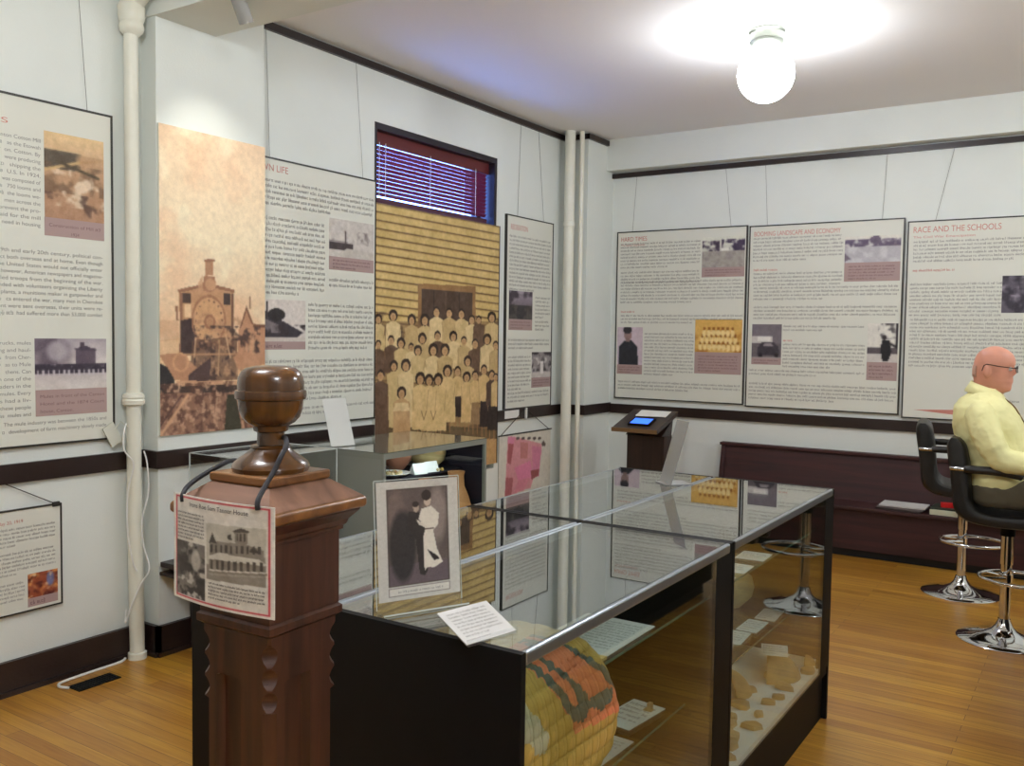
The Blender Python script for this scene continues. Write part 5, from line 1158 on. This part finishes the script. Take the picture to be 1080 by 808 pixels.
# torso core, legs, arms under the clothes form one continuous remeshed body
T = [(-.44, .75, .13, .16), (-.43, .86, .14, .155), (-.44, .95, .13, .15), (-.475, 1.05, .135, .16), (-.495, 1.13, .13, .165), (-.515, 1.20, .11, .16), (-.525, 1.245, .07, .09), (-.512, 1.27, .056, .056), (-.508, 1.31, .055, .055)]
loft(bm, [ringz(c, rx, ry, z) for c, z, rx, ry in T])
for s in (-1, 1):
    Ysh = PY+s*.185
    tube(bm, [(-.51, PY+s*.12, 1.19), (-.50, Ysh, 1.16), (-.40, PY+s*.235, .97)], [.05, .048, .038], 14); tube(bm, [(-.40, PY+s*.235, .97), (-.26, PY+s*.228, .955), (-.13, PY+s*.205, .952)], [.038, .036, .026], 14)
    hand(bm, (-.13, PY+s*.205, .952), (1, -s*.25, -.12), (0, 0, 1), -s*1)
    tube(bm, [(-.44, PY+s*.085, .775), (-.2, PY+s*.11, .775), (-.01, PY+s*.125, .755)], [.075, .07, .05], 16); tube(bm, [(-.01, PY+s*.125, .75), (-.03, PY+s*.12, .58), (-.09, PY+s*.11, .43)], [.048, .048, .036], 16)
    tube(bm, [(-.10, PY+s*.11, .415), (-.04, PY+s*.112, .372), (.05, PY+s*.12, .362)], [.035, .033, .022], 12)
body = fin('person', bm, SKIN, None, True, loc=(0, 0, 0))
rm = body.modifiers.new('remesh', 'REMESH'); rm.mode = 'VOXEL'; rm.voxel_size = .0042; rm.use_smooth_shade = True
sm = body.modifiers.new('smooth', 'SMOOTH'); sm.factor = .5; sm.iterations = 3
tag(body, 'seated bald man in a pale yellow shirt and glasses, facing right on a bar stool', 'person')
# shirt: torso + sleeves
bm = bmesh.new()
T = [(-.435, .805, .155, .185), (-.425, .86, .168, .19), (-.43, .93, .165, .187), (-.452, .99, .168, .188), (-.475, 1.05, .175, .193), (-.493, 1.12, .174, .203), (-.505, 1.17, .160, .205), (-.517, 1.215, .142, .195), (-.522, 1.25, .115, .155), (-.518, 1.28, .088, .105), (-.512, 1.30, .072, .078), (-.508, 1.318, .066, .068)]
loft(bm, [ringz(c, rx, ry, z) for c, z, rx, ry in T])
for s in (-1, 1):
    tube(bm, curvepts([(-.52, PY+s*.12, 1.195), (-.515, PY+s*.175, 1.175), (-.485, PY+s*.222, 1.10), (-.43, PY+s*.243, 1.00), (-.395, PY+s*.245, .965)], 4), [.068]*4+[.074]*4+[.071]*4+[.064]*4+[.062], 18)
    tube(bm, curvepts([(-.405, PY+s*.245, .975), (-.36, PY+s*.243, .962), (-.26, PY+s*.235, .957), (-.165, PY+s*.213, .953)], 4), [.062]*4+[.058]*4+[.050]*4+[.038], 18)
sh = fin('shirt', bm, SHIRT, body, True)
r1 = sh.modifiers.new('remesh', 'REMESH'); r1.mode = 'VOXEL'; r1.voxel_size = .006; r1.use_smooth_shade = True
s1_ = sh.modifiers.new('smooth', 'SMOOTH'); s1_.factor = .6; s1_.iterations = 8
tx = bpy.data.textures.new('folds', 'CLOUDS'); tx.noise_scale = .07; dm = sh.modifiers.new('folds', 'DISPLACE'); dm.texture = tx; dm.strength = .017; dm.mid_level = .5; dm.texture_coords = 'LOCAL'
# collar, placket, cuffs
bm = bmesh.new(); A = []; B = []
n = 28
for k in range(n+1):
    a = .30+(2*PI-.60)*k/n; ca, sa = math.cos(a), math.sin(a)
    fr_ = (ca+1)/2     # 1 at the front
    A.append((-.511+.075*ca, PY+.071*sa, 1.350-.052*fr_)); B.append((-.516+.100*ca+.006*fr_, PY+.098*sa, 1.298-.058*fr_))
va = [bm.verts.new(p) for p in A]; vb = [bm.verts.new(p) for p in B]
for k in range(n): bm.faces.new((va[k], va[k+1], vb[k+1], vb[k]))
co = fin('collar', bm, SHIRT, sh, True); so = co.modifiers.new('t', 'SOLIDIFY'); so.thickness = .005
bm = bmesh.new(); tube(bm, curvepts([(-.425, PY-.006, 1.262), (-.385, PY-.012, 1.23), (-.352, PY-.012, 1.18), (-.312, PY-.008, 1.10), (-.288, PY, 1.00)], 4), .004, 6); fin('lanyard', bm, mat('brown lanyard', (120, 92, 48), .7), sh, True)
for s in (-1, 1):
    bm = bmesh.new(); tube(bm, [(-.185, PY+s*.218, .953), (-.145, PY+s*.208, .953)], .036, 18); fin('cuff', bm, SHIRT, sh, True)
# trousers
bm = bmesh.new()
loft(bm, [ell((c, PY, z), (1, 0, 0), (0, 1, 0), rx, ry, 28, .9) for c, z, rx, ry in ((-.43, .715, .12, .165), (-.435, .74, .145, .185), (-.435, .79, .155, .188), (-.43, .825, .160, .186))])
for s in (-1, 1):
    tube(bm, [(-.45, PY+s*.09, .785), (-.32, PY+s*.10, .79), (-.12, PY+s*.12, .785), (.0, PY+s*.125, .765), (.035, PY+s*.125, .72)], [.085, .088, .080, .068, .055], 20)
    tube(bm, [(.0, PY+s*.125, .75), (.0, PY+s*.122, .62), (-.05, PY+s*.115, .50), (-.085, PY+s*.11, .42)], [.062, .064, .058, .052], 20)
tr_ = fin('trousers', bm, TROUS, body, True); r2 = tr_.modifiers.new('remesh', 'REMESH'); r2.mode = 'VOXEL'; r2.voxel_size = .007; r2.use_smooth_shade = True
s2_ = tr_.modifiers.new('smooth', 'SMOOTH'); s2_.factor = .6; s2_.iterations = 6
t2 = bpy.data.textures.new('folds2', 'CLOUDS'); t2.noise_scale = .06; dm = tr_.modifiers.new('folds', 'DISPLACE'); dm.texture = t2; dm.strength = .010; dm.texture_coords = 'LOCAL'
SHOE = mat('black leather shoe', (26, 22, 20), .35)
for s in (-1, 1):
    bm = bmesh.new(); loft(bm, [ell((x, PY+s*.115, z), (0, 1, 0), (0, 0, 1), w_, h_, 16) for x, z, w_, h_ in ((-.135, .385, .028, .03), (-.12, .39, .038, .042), (-.06, .385, .042, .045), (.0, .372, .046, .034), (.06, .364, .048, .027), (.10, .362, .040, .022), (.12, .362, .022, .014))]); fin('shoe', bm, SHOE, body, True)
# eyes, glasses, fringe of hair
for s in (-1, 1):
    bm = bmesh.new(); bmesh.ops.create_uvsphere(bm, u_segments=14, v_segments=10, radius=.0115); fin('eye', bm, mat('eye white', (205, 200, 196), .3), body, True, loc=(-.4045, PY+s*.031, 1.417))
gl = bpy.data.objects.new('eyeglasses', None); link(gl, body); gl.empty_display_size = .02
GM = mat('dark metal glasses', (60, 48, 46), .35, .7); LM = glass('spectacle lens', (.86, .86, .88), .10)
for s in (-1, 1):
    bm = bmesh.new(); c = [(-.372-.004*abs(math.cos(a)), PY+s*(.032+.024*math.cos(a)), 1.415+.017*math.sin(a)) for a in [2*PI*k/24 for k in range(24)]]; tube(bm, c, .0016, 6, closed=True)
    tube(bm, [(-.378, PY+s*.056, 1.420), (-.40, PY+s*.076, 1.424), (-.45, PY+s*.081, 1.430), (-.507, PY+s*.083, 1.440), (-.520, PY+s*.082, 1.432), (-.528, PY+s*.080, 1.405)], .0022, 6)
    fin('rim', bm, GM, gl, True)
    bm = bmesh.new(); vs = [bm.verts.new(p) for p in c]; bm.faces.new(vs); o = fin('lens', bm, LM, gl); so = o.modifiers.new('t', 'SOLIDIFY'); so.thickness = .0015
bm = bmesh.new(); tube(bm, [(-.3725, PY-.009, 1.420), (-.370, PY, 1.423), (-.3725, PY+.009, 1.420)], .002, 6); fin('bridge', bm, GM, gl, True)
bm = bmesh.new()     # short grey fringe round the back of the head
R1 = []; 
for z, xb, w in ((1.372, -.580, .073), (1.39, -.5815, .0755), (1.41, -.5815, .077), (1.43, -.580, .0775)):
    R1.append([(-.478+(xb+.478)*abs(math.cos(a))**.9, PY+(w+.0005)*math.copysign(abs(math.sin(a))**.85, math.sin(a)), z) for a in [-.5*PI+.85+(PI-1.7)*k/24 for k in range(25)]])
vs = [[bm.verts.new(p) for p in r_] for r_ in R1]
for A, B in zip(vs, vs[1:]):
    for k in range(24): bm.faces.new((A[k], A[k+1], B[k+1], B[k]))
o = fin('hair', bm, mat('short grey hair', (206, 162, 142), .9, bump=.6, bscale=300), body, True); so = o.modifiers.new('t', 'SOLIDIFY'); so.thickness = .002

# ================================================================== LIGHT, WORLD, CAMERA
w = bpy.data.worlds.new('world'); sc.world = w; w.use_nodes = True; nt = w.node_tree
bg = nt.nodes['Background']; bg.inputs[0].default_value = (*lin((120, 160, 255)), 1); bg.inputs[1].default_value = 15
def area(name, loc, size, energy, color, rot):
    l = bpy.data.lights.new(name, 'AREA'); l.shape = 'RECTANGLE'; l.size, l.size_y = size; l.energy = energy; l.color = color
    o = bpy.data.objects.new(name, l); o.location = loc; o.rotation_euler = rot; COL.objects.link(o); return o
# the spotlight's own beam towards the train panel
l = bpy.data.lights.new('spot_beam', 'SPOT'); l.energy = 13; l.spot_size = math.radians(70); l.spot_blend = .8; l.color = (1, .96, .86); l.shadow_soft_size = .03
o = bpy.data.objects.new('spot_beam', l); o.location = (-.012, .04, -.08); o.parent = sp; COL.objects.link(o)
o.rotation_euler = (Vector((-.50, .2, -.8))).to_track_quat('-Z', 'Y').to_euler()
cam = bpy.data.cameras.new('camera'); co = bpy.data.objects.new('camera', cam); COL.objects.link(co)
cam.sensor_width = 36; cam.lens = FPX/1080*36; cam.clip_start = .02
Mc = Matrix(((RGT[0], -DWN[0], -_f[0], 0), (RGT[1], -DWN[1], -_f[1], 0), (RGT[2], -DWN[2], -_f[2], EYE), (0, 0, 0, 1)))
co.matrix_world = Mc; sc.camera = co
sc.view_settings.view_transform = 'Standard'; sc.view_settings.look = 'None'; sc.view_settings.gamma = 1; sc.view_settings.exposure = 0.0
sc.view_settings.use_curve_mapping = False
